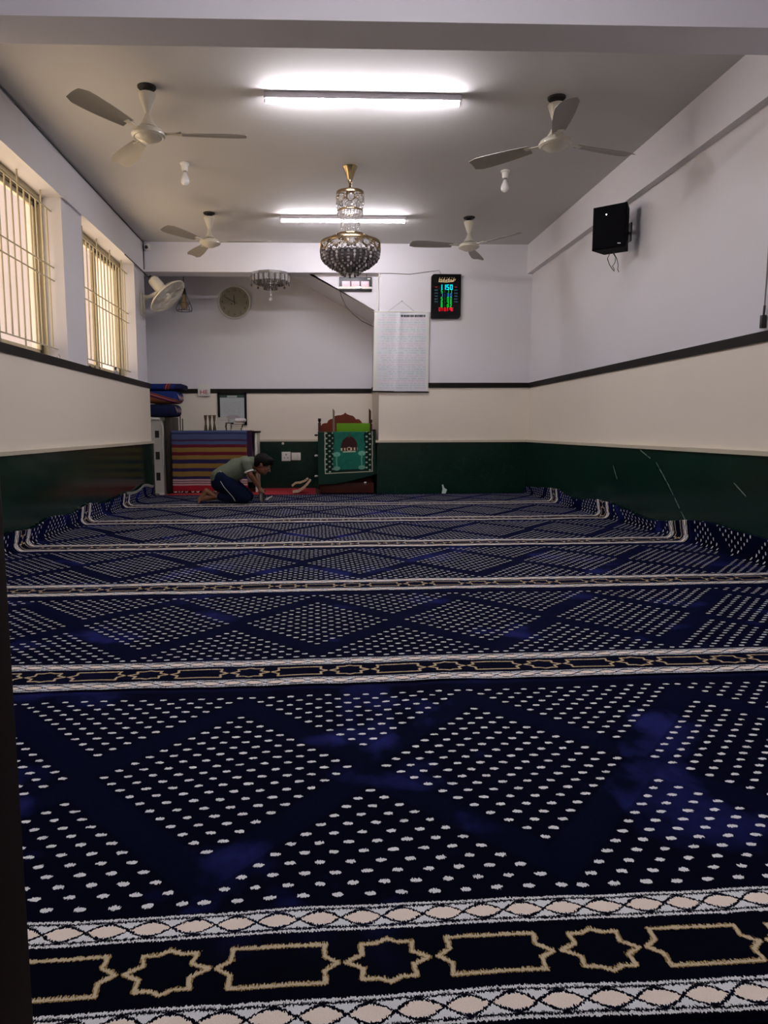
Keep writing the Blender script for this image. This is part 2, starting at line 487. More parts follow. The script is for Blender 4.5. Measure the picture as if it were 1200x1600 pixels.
# ------------------------------------------------------------------ carpets
def carpet_mat(name, phase, phase2):
    m, nt, b = new_mat(name); g = G(nt)
    (u0, v0, _), _s = g.coords('UV')
    j1 = g.noise(u0, v0*.35, 0., 420, 1) - .5; j2 = g.noise(u0*1.0, v0*.3, 5., 300, 1) - .5
    w1 = g.noise(u0, v0, 2., 9, 2) - .5; w2 = g.noise(u0, v0, 9., 9, 2) - .5
    u = u0 + j2*.007 + w1*.012
    v = v0 + j1*.0115 + w2*.008
    # rhombus field
    y = v - .704
    P = .61
    def lattice(xs, yy, half, lim):
        i = (xs*(1/.0262) + yy*(1/.0292))*.5 + half
        j = (xs*(1/.0262) - yy*(1/.0292))*.5 + half
        di = i - i.round(); dj = j - j.round()
        dx = (di+dj)*.0262; dy = (di-dj)*.0292
        sz = 1.0 + (g.noise(u0, v0, 3., 30, 1)-.5)*.7
        d = (dx*dx*(1/.0096**2) + dy*dy*(1/.0050**2))
        # inside test on rounded index
        ic = (i.round()-half).abs(); jc = (j.round()-half).abs()
        inside = (ic < lim)*(jc < lim)
        reg = ((i-half).abs() < lim)*((j-half).abs() < lim)
        return (d < sz)*inside, reg
    t0 = (u - phase)*(1/P)
    xm = (t0 - t0.round())*P
    t1 = t0 + .5
    xh = (t1 - t1.round())*P
    d1, r1 = lattice(xm, y, 0.0, 5.4)
    d2, r2 = lattice(xh, y.abs() - .427, .5, 5.9)
    cut = (y.abs() < .437)
    dots = (d1.max(d2*cut))
    reg = r1.max(r2)
    # border band
    t = .250 - v
    inb = (t > -.004)*(v > .004)
    sm = (t - .1155).abs() - .089
    a = sm.abs()
    strip = a < .0270
    c1 = (u*(PI/.063)).cos().abs()
    br = (a - c1*.0158).abs() < .0025
    ed = (a - .0200).abs() < .0019
    tick = (g.noise(u0, v0*.15, 1., 330, 0) > .52)*(a > .0165)
    dark = br.max(ed).max(tick*.7*(a < .0240))
    white = strip*(1-dark)
    gm = (t - .1155).abs()
    tt = (u - phase2)*(1/.305); ug = (tt - tt.round()).abs()*.305
    pts = [(0, .0405), (.016, .0325), (.037, .0325), (.0345, .0125), (.0575, 0)]
    pr = [(.0690, 0), (.0885, .0135), (.0865, .0355), (.1535, .0355)]
    dd = None
    for pl in (pts, pr):
        for p, q in zip(pl[:-1], pl[1:]):
            s = g.seg(ug, gm, p, q); dd = s if dd is None else dd.min(s)
    gold = (dd + j1*.003 < .0043)*inb; goldc = (dd + j1*.004 < .0025)*inb
    # colours
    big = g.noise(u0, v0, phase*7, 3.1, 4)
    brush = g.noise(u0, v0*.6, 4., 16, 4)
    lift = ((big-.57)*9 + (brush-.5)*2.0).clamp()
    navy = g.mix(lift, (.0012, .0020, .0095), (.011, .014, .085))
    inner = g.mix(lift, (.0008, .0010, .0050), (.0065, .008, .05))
    base = g.mix(reg, navy, inner)  # bluer gaps between the rhombi paint in the sheen of the pile
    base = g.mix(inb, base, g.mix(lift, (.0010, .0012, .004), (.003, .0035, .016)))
    yarn = g.noise(u0, v0, 6., 700, 1)
    wcol = g.mix(yarn, (.50, .51, .53), (.90, .91, .92))
    crm = g.mix(yarn, (.66, .56, .48), (.97, .85, .75))
    inell = (a < c1*.0125)
    scol = g.mix(inell, wcol, crm)
    col = g.mix(dots*(1-inb), base, wcol)
    col = g.mix(gold, col, g.mix(yarn, (.16, .10, .035), (.34, .24, .10)))
    col = g.mix(goldc, col, g.mix(yarn, (.36, .29, .19), (.66, .56, .40)))
    col = g.mix(white*inb, col, scol)
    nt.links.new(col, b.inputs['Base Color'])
    b.inputs['Roughness'].default_value = .9
    b.inputs['Specular IOR Level'].default_value = .02
    b.inputs['Sheen Weight'].default_value = .16
    b.inputs['Sheen Roughness'].default_value = .35
    b.inputs['Sheen Tint'].default_value = (.05, .075, .62, 1)
    bp = nt.nodes.new('ShaderNodeBump'); bp.inputs['Strength'].default_value = .5; bp.inputs['Distance'].default_value = .004
    h = yarn*.5 + brush*.8 + dots*.3
    nt.links.new(h.k, bp.inputs['Height']); nt.links.new(bp.outputs['Normal'], b.inputs['Normal'])
    return m
SEAM = [.76, 1.968, 3.150, 4.356, 5.595, 6.820, 8.045]
SLP = [.026, .030, .026, .023, .024, .034, 0]
PH = [.101-.305+.005, .0, .22, .05, .30, .12]
lab = ['navy patterned prayer carpet nearest the viewer, its gold-starred border at the bottom edge',
       'second navy prayer carpet from the viewer, wide field of white-dotted diamonds',
       'third navy prayer carpet from the viewer, across the middle of the hall',
       'fourth navy prayer carpet from the viewer, its borders turned up at both walls',
       'fifth navy prayer carpet from the viewer, just in front of the kneeling boy',
       'farthest navy prayer carpet, under the kneeling boy, with grey hem raised at left']
_ph = PY(0,0,1)
def wob(x, y): return .010*noise.noise(Vector((x*1.1, y*.5, 3.1))) + .004*noise.noise(Vector((x*4, y*1.0, 1.7)))
def carpet(k):
    s0, s1 = SEAM[k]+.0015, SEAM[k+1]-.0015; L = s1-s0
    wl, wr = XL+T+.006, XR-.03-.006
    R = .045; nx, ny = 230, 44
    # arc-length profile
    def prof(s, y):
        hl = max(.02, .075+.07*noise.noise(Vector((y*1.9, 0, 4.2)))); hr = max(.03, .07+.10*noise.noise(Vector((y*1.3, 2, 8.8))))
        return hl, hr
    flat = (wr-wl)-2*R; arc = R*PI/2
    us = []
    nside = 12
    for i in range(nside): us.append(('L', 1-i/nside))
    for i in range(8): us.append(('A', 1-i/8))
    for i in range(nx+1): us.append(('F', i/nx))
    for i in range(1, 9): us.append(('B', i/8))
    for i in range(1, nside+1): us.append(('R', i/nside))
    vs = []; uv = []
    for j in range(ny+1):
        fy = j/ny
        for kind, q in us:
            hl, hr = prof(0, s0+fy*L)
            if kind == 'L': x = wl; z = R+q*hl; ua = wl+R-arc-q*hl
            elif kind == 'A': a = q*PI/2; x = wl+R-R*math.sin(a); z = R-R*math.cos(a); ua = wl+R-arc*q
            elif kind == 'F': x = wl+R+flat*q; z = 0; ua = x
            elif kind == 'B': a = q*PI/2; x = wr-R+R*math.sin(a); z = R-R*math.cos(a); ua = wr-R+arc*q
            else: x = wr; z = R+q*hr; ua = wr-R+arc+q*hr
            y = (s0+SLP[k]*x)*(1-fy) + (s1+SLP[k+1]*x)*fy
            y0_ = y; y += wob(x, y)
            if k == 5 and fy > .999: y = min(y, YB-T-.008)
            if k == 5: y = min(y, YB-T-.008)
            bump = .006*max(0, noise.noise(Vector((x*2.3, y*1.7, .5)))) + .003*abs(noise.noise(Vector((x*7, y*5, 9.5))))
            if kind in 'LR':
                sg = 1 if kind == 'L' else -1
                x += sg*(.004+.012*q*(1+noise.noise(Vector((y*3, 5, 1)))))
            vs.append((x, y, z+.012+bump)); uv.append((ua, fy*1.205 if k < 5 else fy*1.225))
    n = len(us); fs = []
    for j in range(ny):
        for i in range(n-1):
            fs.append((j*n+i, j*n+i+1, (j+1)*n+i+1, (j+1)*n+i))
    me = bpy.data.meshes.new('prayer_carpet')
    off = Vector((.27, (s0+s1)/2, 0))
    me.from_pydata([Vector(v)-off for v in vs], [], fs)
    ul = me.uv_layers.new(name='UVMap')
    li = np.zeros(len(me.loops), dtype=np.int32); me.loops.foreach_get('vertex_index', li)
    ul.data.foreach_set('uv', np.array(uv, dtype=np.float32)[li].ravel())
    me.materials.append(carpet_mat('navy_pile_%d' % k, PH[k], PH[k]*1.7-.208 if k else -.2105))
    me.shade_smooth()
    o = bpy.data.objects.new('prayer_carpet', me); COL.objects.link(o); o.location = off
    sd = o.modifiers.new('thickness', 'SOLIDIFY'); sd.thickness = .009; sd.offset = -1
    tag(o, lab[k], 'carpet', 'prayer carpets laid in rows across the hall')
    return o, vs, n, ny
for k in range(6):
    co, cvs, cn, cny = carpet(k)
m_hem = mat('grey_canvas_hem', (.30, .29, .28), .85, var=.2, scale=60, bump=.3)
# raised hem of the farthest carpet
b = MB(); q = [Vector(cvs[j*cn]) for j in range(4, cny-1)]
for a, c in zip(q[:-1], q[1:]):
    b.add([a+Vector((.004, 0, -.012)), c+Vector((.004, 0, -.012)), c+Vector((.012, 0, .014)), a+Vector((.012, 0, .014)),
           a+Vector((-.004, 0, -.012)), c+Vector((-.004, 0, -.012)), c+Vector((.0, 0, .014)), a+Vector((.0, 0, .014))],
          [[0, 1, 2, 3], [7, 6, 5, 4], [3, 2, 6, 7], [0, 4, 5, 1]])
tag(b.build('hem', m_hem, co), 'grey canvas hem')
# ------------------------------------------------------------------ tube lights
m_tube = emis('lit_tube', TUBE_COL, TUBE_STR)
m_batten = mat('batten_enamel', (.62, .58, .62), .4)
m_tube_dim = emis('lit_dimmed_tube', TUBE_COL, TUBE_STR*.72)  # same lamp, dimmed so the far beam comes out less bright
def tube_light(x, y, label, m_tube=m_tube):
    r = empty('tube_light', (x, y, ZC), label, 'light', 'tube lights across the ceiling')
    h = .608
    MB().box((x-h, y-.024, ZC-.036), (x+h, y+.024, ZC), .004).build('batten', m_batten, r)
    b = MB(); pr_ = [(x-h+.012, y+.019*math.cos(-k*PI/12), ZC-.038+.021*math.sin(-k*PI/12)) for k in range(13)]
    b.prism(pr_, (2*h-.024, 0, 0)).build('lit_diffuser', m_tube, r)
    for s in (-1, 1):
        MB().box((x+s*h, y-.018, ZC-.061), (x+s*(h-.012), y+.020, ZC-.034), .003).build('end_cap', m_batten, r)
    MB().lathe([(.05, 0), (.05, -.02), (.035, -.035)], (x-.02, y+.05, ZC), n=20).build('junction_box', m_white_pl, r)
    return r
tube_light(.305, 4.60, 'lit tube light nearer the viewer, on the ceiling between the two nearest fans')
tube_light(.28, 7.09, 'lit tube light farther back, behind the large chandelier', m_tube_dim)
tube_light(.305, 1.45, 'lit tube light on the ceiling above the viewer, before the deep beam')
# ------------------------------------------------------------------ ceiling fans
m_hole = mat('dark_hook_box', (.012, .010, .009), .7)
def ceiling_fan(loc, rot, label):
    x, y, z = loc
    r = empty('ceiling_fan', loc, label, 'fan', 'ceiling fans')
    MB().lathe([(.056, 0), (.056, -.006), (.050, -.012)], loc, n=28).build('hook_box', m_hole, r)
    MB().tube([(x-.02, y, z-.01), (x-.018, y, z-.04), (x, y, z-.05), (x+.018, y, z-.04), (x+.02, y, z-.01)], .005).build('hook', m_hole, r)
    c = MB().lathe([(.012, -.035), (.050, -.040), (.052, -.048), (.046, -.065), (.034, -.10), (.022, -.135), (.014, -.155)], loc, n=28)
    c.build('upper_canopy', m_fan, r)
    MB().lathe([(.0125, -.04), (.0125, -.20)], loc, n=16).build('down_rod', m_fan, r)
    MB().lathe([(.014, -.150), (.020, -.170), (.036, -.205), (.052, -.225), (.054, -.232), (.020, -.236)], loc, n=28).build('lower_canopy', m_fan, r)
    MB().lathe([(.048, -.233), (.048, -.241)], loc, n=28).build('neck_ring', m_black_pl, r)
    MB().lathe([(.045, -.240), (.074, -.244), (.092, -.256), (.102, -.272), (.101, -.282), (.088, -.292), (.080, -.290), (.070, -.298), (.045, -.312), (.015, -.318), (.004, -.318)], loc, n=36).build('motor_housing', m_fan, r)
    for k in range(3):
        a = rot + k*2*PI/3
        d = Vector((math.cos(a), math.sin(a), 0)); s = Vector((-math.sin(a), math.cos(a), 0))
        c = Vector(loc) + Vector((0, 0, -.268))
        b = MB()
        vs = []; n = 9
        for i in range(n):
            t = i/(n-1); rad = .17 + t*.42; w = .040 + .026*math.sin(min(t, .97)*PI*.62)
            if i == n-1: w *= .72
            for q in (-1, -.33, .33, 1):
                vs.append(c + d*rad + s*w*q + Vector((0, 0, w*q*.22 + .006*(1-q*q))))
        m = len(vs); fs = []
        vs += [v-Vector((0, 0, .003)) for v in vs]
        for i in range(n-1):
            for j in range(3):
                p = i*4+j
                fs.append([p, p+1, p+5, p+4]); fs.append([m+p, m+p+4, m+p+5, m+p+1])
            fs.append([i*4, i*4+4, m+i*4+4, m+i*4]); fs.append([i*4+3, m+i*4+3, m+i*4+7, i*4+7])
        fs.append([0, m, m+1, 1]); fs.append([1, m+1, m+2, 2]); fs.append([2, m+2, m+3, 3])
        e = (n-1)*4
        for j in range(3): fs.append([e+j, e+j+1, m+e+j+1, m+e+j])
        b.add(vs, fs)
        bl = b.build('blade', m_blade, r)
        b = MB()
        b.box(c+d*.085-s*.014-Vector((0, 0, .004)), c+d*.085+s*.014+Vector((0, 0, .0)))
        b = MB()
        p0, p1, p2 = c+d*.085, c+d*.15, c+d*.20
        b.prism([p0-s*.012, p0+s*.012, p1+s*.014, p2+s*.03, p2-s*.03, p1-s*.014], (0, 0, .005))
        b.build('blade_bracket', m_fan, bl)
    return r
ceiling_fan((-1.0, 4.545, ZC), math.radians(2), 'cream ceiling fan nearest the viewer on the window side')
ceiling_fan((1.515, 4.60, ZC), math.radians(18), 'cream ceiling fan nearest the viewer on the loudspeaker side')
ceiling_fan((-1.0, 7.03, ZC), math.radians(-4), 'far cream ceiling fan above the wall clock side')
ceiling_fan((1.51, 7.10, ZC), math.radians(188), 'far cream ceiling fan above the digital board side')

# ------------------------------------------------------------------ bulbs
m_bulb = mat('unlit_bulb', (.72, .71, .70), .25, var=.02, coat=.5)
def bulb(loc, label):
    r = empty('light_bulb', loc, label, 'bulb', 'unlit bulbs on the ceiling')
    MB().lathe([(.036, 0), (.036, -.010), (.026, -.016), (.024, -.052), (.020, -.058)], loc, n=20).build('holder', m_white_pl, r)
    MB().lathe([(.013, -.056), (.013, -.072)], loc, n=16).build('cap', m_chrome, r)
    MB().lathe([(.014, -.070), (.018, -.085), (.030, -.112), (.034, -.132), (.031, -.148), (.018, -.162), (.003, -.167)], loc, n=20).build('globe', m_bulb, r)
bulb((-1.0, 5.77, ZC), 'small unlit white bulb on the ceiling on the window side')
bulb((1.53, 5.85, ZC), 'small unlit white bulb on the ceiling on the loudspeaker side')

# ------------------------------------------------------------------ large chandelier
cx, cy = .283, 5.80
r = empty('chandelier', (cx, cy, ZC), 'tall gilt chandelier with crystal strands and a wide beaded bowl', 'chandelier')
L0 = (cx, cy, 0)
MB().lathe([(.056, ZC), (.058, ZC-.006), (.050, ZC-.020), (.036, ZC-.055), (.022, ZC-.095), (.014, ZC-.112), (.016, ZC-.120), (.006, ZC-.126)], L0, n=28).build('ceiling_cup', m_gold, r)
MB().cyl((cx, cy, 2.60), (cx, cy, ZC-.12), .007).build('stem', m_black, r)
b = MB()
for i in range(5): b.lathe([(.010, 0), (.013, .004), (.010, .008)], (cx, cy, 2.625+i*.011), n=12)
b.build('chain_link', m_gold, r)
def ring(rad, z, th, h, m, name, n=36):
    return MB().lathe([(rad-th, z), (rad, z), (rad+.002, z-h/2), (rad, z-h), (rad-th, z-h), (rad-th, z)], L0, n=n, cap=False).build(name, m, r)
# upper drum
ring(.108, 2.608, .006, .022, m_gold, 'upper_rim')
ring(.102, 2.470, .005, .014, m_gold, 'drum_base_ring')
MB().lathe([(.028, 2.625), (.034, 2.60), (.03, 2.575), (.012, 2.565)], L0, n=20).build('finial', m_gold, r)
for k in range(4):
    a = k*PI/4
    MB().cyl((cx-.104*math.cos(a), cy-.104*math.sin(a), 2.60), (cx+.104*math.cos(a), cy+.104*math.sin(a), 2.60), .004).build('spoke', m_gold, r)
def gem(c, rad, hgt, ax=(0, 0, 1)):
    b = MB(); b.lathe([(.0005, -hgt), (rad*.8, -hgt*.35), (rad, 0), (rad*.6, hgt*.55), (.0005, hgt*.8)], c, ax, n=6); return b
def disc(c, nrm, rad): return MB().lathe([(rad*.55, -.005), (rad, 0), (rad*.55, .005)], c, nrm, n=12)
for k in range(8):
    a = PI/8 + k*PI/4 - PI/2 + PI/8
    n_ = Vector((math.cos(a), math.sin(a), 0)); c = Vector((cx, cy, 2.545)) + n_*.104
    p = disc(c, n_, .026).build('crystal_medallion', m_crys, r, ang=10)
    t = Vector((-n_.y, n_.x, 0))
    MB().tube([c + n_*.003 + t*.032*math.cos(q*PI/8) + Vector((0, 0, .034*math.sin(q*PI/8))) for q in range(17)], .0026, n=6).build('gilt_scroll', m_gold, p)
    a2 = a + PI/8; n2 = Vector((math.cos(a2), math.sin(a2), 0))
    b = MB()
    for z in (2.575, 2.55, 2.525, 2.50): b.sph(Vector((cx, cy, z)) + n2*.106, .0085, n=8)
    b.build('bead_column', m_crys, r)
for k in range(24):
    a = k*2*PI/24
    n_ = Vector((math.cos(a), math.sin(a), 0))
    MB().lathe([(.0005, -.030), (.006, -.012), (.004, 0)], Vector((cx, cy, 2.452)) + n_*.100, n=6).build('crystal_drop', m_crys, r, ang=10)
# strands from drum to bowl
for k in range(28):
    a = k*2*PI/28
    n_ = Vector((math.cos(a), math.sin(a), 0)); b = MB(); NB = 13
    for i in range(NB):
        t = i/(NB-1); rr = .080 - .012*math.sin(t*PI) + .024*t*t
        c = Vector((cx, cy, 2.462-t*.185)) + n_*rr
        b.sph(c, .0058, n=6)
    b.build('bead_strand', m_crys, r)
# wide bowl
ring(.112, 2.286, .006, .018, m_gold, 'collar')
for k in range(30):
    a = k*2*PI/30; n_ = Vector((math.cos(a), math.sin(a), 0))
    MB().tube([Vector((cx, cy, 2.276)) + n_*.112, Vector((cx, cy, 2.262)) + n_*.15, Vector((cx, cy, 2.238)) + n_*.20, Vector((cx, cy, 2.222)) + n_*.232], .0032, n=6).build('shoulder_rib', m_gold, r)
ring(.236, 2.228, .006, .020, m_gold, 'wide_rim', 48)
for k in range(12):
    a = -PI/2 + k*PI/6
    n_ = Vector((math.cos(a), math.sin(a), 0)); t = Vector((-n_.y, n_.x, 0)); c0 = Vector((cx, cy, 2.175)) + n_*.232
    p = disc(c0+Vector((0, 0, .004)), n_, .026).build('crystal_medallion', m_crys, r, ang=10)
    b = MB()
    for rr in (.056, .047):
        b.tube([Vector((cx, cy, 2.212)) + Vector((math.cos(a+rr*math.cos(q)/.232), math.sin(a+rr*math.cos(q)/.232), 0))*.240 + Vector((0, 0, rr*1.15*math.sin(q))) for q in [PI+PI*i/10 for i in range(11)]], .0034, n=6)
    b.build('gilt_swag', m_gold, p)
k = 0
tiers = [(.232, 2.150, 30), (.230, 2.130, 30), (.226, 2.108, 30), (.214, 2.088, 28), (.195, 2.070, 26), (.172, 2.052, 24), (.148, 2.036, 20), (.122, 2.022, 16), (.096, 2.008, 12), (.075, 1.992, 10), (.060, 1.975, 8)]
crystals = []
for ti, (rr, z, n) in enumerate(tiers):
    for i in range(n):
        a = (i+.5*(ti % 2))*2*PI/n
        crystals.append((rr*math.sin(a), Vector((cx+rr*math.cos(a), cy+rr*math.sin(a), z)), ti, i))
crystals.sort(key=lambda q: q[0])
def crys_shape(b, c, ti, i):
    if (i+ti) % 3: b.sph(c, .0115, n=8)
    else: b.lathe([(.0005, -.017), (.010, -.006), (.010, .006), (.0005, .015)], c, n=6)
rest = MB()
for j, (_, c, ti, i) in enumerate(crystals):
    if j < 100:
        b = MB(); crys_shape(b, c, ti, i)
        b.build('bowl_crystal', m_smoke if (ti*5+i) % 3 else m_crys, r, ang=15)
    else: crys_shape(rest, c, ti, i)
tag(rest.build('bowl_crystal', m_smoke, r, ang=15), None, kind='stuff')
MB().lathe([(.222, 2.135), (.205, 2.090), (.14, 2.045), (.07, 2.005), (.02, 1.99)], L0, n=32).build('bowl_frame', m_smoke, r)

# ------------------------------------------------------------------ small flush crystal chandelier under the far beam
cx, cy = -.497, 8.17
r = empty('crystal_ceiling_light', (cx, cy, ZB), 'small round chrome and crystal ceiling light under the far beam', 'chandelier')
L0 = (cx, cy, 0)
MB().lathe([(.20, ZB), (.20, ZB-.012), (.05, ZB-.012)], L0, n=40).build('ceiling_plate', m_chrome, r)
b = MB(); b.lathe([(.216, ZB+.030), (.222, ZB+.030), (.222, ZB-.008), (.216, ZB-.008), (.216, ZB+.03)], L0, n=12, cap=False)
# the rim sits just in front of and below the beam, so keep it under the soffit
b = MB(); b.lathe([(.205, ZB), (.222, ZB), (.226, ZB-.026), (.205, ZB-.026), (.205, ZB)], L0, n=12, cap=False)
b.build('faceted_rim', m_chrome, r, ang=10)
for i in range(64):
    a = i*2*PI/64; n_ = Vector((math.cos(a), math.sin(a), 0)); c = Vector((cx, cy, ZB-.028)) + n_*.214
    MB().lathe([(.004, 0), (.008, -.008), (.008, -.062), (.0005, -.074)], c, n=6).build('crystal_rod', m_crys if i % 3 else m_smoke, r, ang=10)
for rr, z, n, hh, nm in ((.15, ZB-.075, 36, .050, 'middle_fringe'), (.075, ZB-.12, 20, .055, 'lower_fringe')):
    b = MB()
    for i in range(n):
        a = i*2*PI/n; b.lathe([(.004, 0), (.007, -.006), (.007, -hh+.01), (.0005, -hh)], (cx+rr*math.cos(a), cy+rr*math.sin(a), z), n=6)
    b.build(nm, m_smoke, r, ang=10)
    MB().lathe([(rr-.008, z+.006), (rr+.004, z+.006), (rr+.004, z-.004), (rr-.008, z-.004), (rr-.008, z+.006)], L0, n=28, cap=False).build('tier_ring', m_chrome, r)
for i in range(4):
    a = PI/4 + i*PI/2
    MB().tube([(cx+.19*math.cos(a), cy+.19*math.sin(a), ZB-.01), (cx+.15*math.cos(a), cy+.15*math.sin(a), ZB-.075), (cx+.075*math.cos(a), cy+.075*math.sin(a), ZB-.12)], .004, n=6).build('support', m_chrome, r)
for i in range(8):
    a = i*2*PI/8
    MB().lathe([(.0005, -.026), (.013, -.014), (.013, 0), (.0005, .012)], (cx+.212*math.cos(a), cy+.212*math.sin(a), ZB-.115), n=6).build('faceted_pendant', m_smoke, r, ang=10)
b = MB()
for i in range(6): b.sph((cx, cy, ZB-.10-i*.026), .012, n=8)
b.build('bead_string', m_crys, r)
MB().sph((cx, cy, ZB-.275), .022, n=14).build('crystal_ball', m_crys, r, ang=10)

# ------------------------------------------------------------------ cage pendant
cx, cy = -1.545, 8.62
r = empty('pendant_lamp', (cx, cy, ZC), 'small black wire-cage pendant lamp hanging beside the wall fan', 'lamp')
MB().cyl((cx, cy, 2.40), (cx, cy, ZC), .004).build('cord', m_black, r)
MB().lathe([(.006, 2.42), (.020, 2.405), (.024, 2.36), (.030, 2.35), (.026, 2.34)], (cx, cy, 0), n=16).build('lamp_holder', m_black, r)
b = MB(); n = 6
for i in range(n):
    a = i*2*PI/n
    p = lambda rr, z: (cx+rr*math.cos(a), cy+rr*math.sin(a), z)
    b.tube([p(.024, 2.36), p(.045, 2.29), p(.085, 2.20), p(.092, 2.165), p(.088, 2.15)], .004, n=6)
b.tube([(cx+.088*math.cos(q*PI/10), cy+.088*math.sin(q*PI/10), 2.15) for q in range(21)], .004, n=6)
b.tube([(cx+.070*math.cos(q*PI/10), cy+.070*math.sin(q*PI/10), 2.235) for q in range(21)], .003, n=6)
b.build('wire_cage', m_black, r)
m_amber = mat('amber_bulb', (.55, .38, .20), .08, coat=.8, trans=.5)
MB().lathe([(.014, 2.345), (.018, 2.32), (.040, 2.25), (.045, 2.215), (.038, 2.185), (.018, 2.17), (.002, 2.167)], (cx, cy, 0), n=20).build('bulb', m_amber, r)
# ------------------------------------------------------------------ wall fan on the end pillar
xb, yb = XLP, 7.99
r = empty('wall_fan', (xb, yb, 2.0), 'white oscillating fan mounted on the pillar beside the farther window', 'fan')
m_fanw = mat('ivory_plastic', (.58, .55, .46), .4, var=.04)
m_cage = mat('fan_guard_wire', (.52, .50, .44), .4)
MB().box((xb, yb-.05, 2.00), (xb+.022, yb+.05, 2.24), .008).build('wall_plate', m_fanw, r)
MB().box((xb+.022, yb-.025, 2.02), (xb+.045, yb+.025, 2.22), .008).build('bracket', m_fanw, r)
hc = PY(262, 463, 7.90)                      # centre of the guard
nrm = Vector((.66, -.12, -.74)).normalized()
piv = hc - nrm*.13
MB().tube([(xb+.03, yb, 2.19), (xb+.09, yb, 2.195), piv+Vector((-.03, .02, -.05)), piv], .02, rs=[.026, .021, .021, .026], n=12).build('arm', m_fanw, r)
MB().lathe([(.030, -.135), (.052, -.128), (.060, -.105), (.062, -.02), (.050, .045), (.030, .060)], hc-nrm*.12, nrm, n=24).build('motor_housing', m_fanw, r)
MB().lathe([(.218, -.006), (.226, -.006), (.228, .006), (.218, .006), (.216, 0), (.218, -.006)], hc, nrm, n=48, cap=False).build('guard_rim', m_fanw, r)
q = Vector((0, 0, 1)).rotation_difference(nrm)
def gw(rad, h, a): return hc + q @ Vector((rad*math.cos(a), rad*math.sin(a), h))
for side, nm in ((1, 'front_guard'), (-1, 'rear_guard')):
    b = MB()
    for k in range(60):
        a = k*2*PI/60
        b.tube([gw(.030, side*.062, a), gw(.12, side*.058, a), gw(.19, side*.035, a), gw(.222, 0, a)], .0011, n=4)
    for rad, h in ((.10, .060), (.16, .048)):
        b.tube([gw(rad, side*h, i*PI/20) for i in range(41)], .0014, n=4)
    if side > 0: b.lathe([(.034, -.004), (.034, .003), (.001, .008)], gw(0, .062, 0), nrm, n=20)
    b.build(nm, m_cage, r)
m_blade_t = mat('pale_fan_blade', (.50, .50, .48), .2, trans=.3)
for k in range(3):
    a0 = k*2*PI/3 + .4; vs = []
    for i in range(8):
        t = i/7; rad = .03+.165*t; w = .25+.55*math.sin(t*PI*.6)*.9
        for s_ in (-1, 0, 1): vs.append(gw(rad, .018*s_*(1-.2*t), a0+s_*w*.55))
    m = len(vs); fs = []
    vs += [v+nrm*.003 for v in vs]
    for i in range(7):
        for j in range(2):
            p = i*3+j; fs.append([p, p+1, p+4, p+3]); fs.append([m+p, m+p+3, m+p+4, m+p+1])
    MB().add(vs, fs).build('blade', m_blade_t, r)
MB().lathe([(.026, -.02), (.030, .0), (.024, .03), (.004, .04)], hc, nrm, n=20).build('hub', m_fanw, r)
MB().sph((xb+.03, yb+.03, 2.045), .009, n=8).build('speed_knob', m_black_pl, r)
MB().tube([(xb+.03, yb+.03, 2.04), (xb+.035, yb+.03, 2.02), (xb+.03, yb+.03, 1.985)], .002, n=6).build('pull_cord', m_white_pl, r)

# ------------------------------------------------------------------ security camera
c = PY(229, 386, 8.02)
r = empty('security_camera', (c.x, YB, c.z), 'small white dome security camera in the far left ceiling corner', 'camera')
MB().lathe([(.040, 0), (.040, .012), (.034, .02)], (c.x+.006, YB, c.z+.015), (0, -1, 0), n=24).build('base', m_white_pl, r)
MB().sph((c.x+.003, YB-.045, c.z+.005), .036, n=18).build('eyeball_housing', m_white_pl, r)
MB().lathe([(.017, 0), (.019, .006), (.012, .011)], (c.x-.001, YB-.072, c.z-.002), (0, -1, -.1), n=20).build('lens', m_black_pl, r)

# ------------------------------------------------------------------ cables
def cable(pts, rad, label, m=None, name='cable'):
    return tag(MB().tube(pts, rad, n=6).build(name, m or m_black), label, 'cable')
e = .007
cable([(XL+e, 3.46, ZC-e), (XL+e+.006, 4.6, ZC-e), (XL+e, 5.9, ZC-e-.004), (XL+e, 7.2, ZC-e), (XL+e, YB-.012, ZC-e), (XL+e, YB-.012, ZC-.10), (XL+e, YB-.012, ZB+.02)], .005, 'dark cable running along the left ceiling edge to the corner')
cable([(XL+.004, 7.30, ZB-.006), (XL+.004, 7.70, ZB-.008), (XL+.006, 7.95, ZB-.012), (XL+.01, 8.06, ZB-.022), (XL+.03, 8.16, ZB-.045), (XL+.04, 8.24, ZB-.012)], .006, 'black cable sagging past the top of the wall fan pillar')
P_ = lambda px, py, Y=YB-.006: PY(px, py, Y)
cable([P_(593, 427), P_(612, 427), P_(640, 428.5), P_(665, 425), P_(686, 422.5), P_(690, 430)], .0032, 'thin grey cable running along the back wall to the digital board', m_grey_cable)
cable([P_(594, 429), P_(590, 436), P_(591, 460), P_(590.5, 484)], .007, 'white conduit down the corner left of the wall poster', m_white_pl, 'conduit')

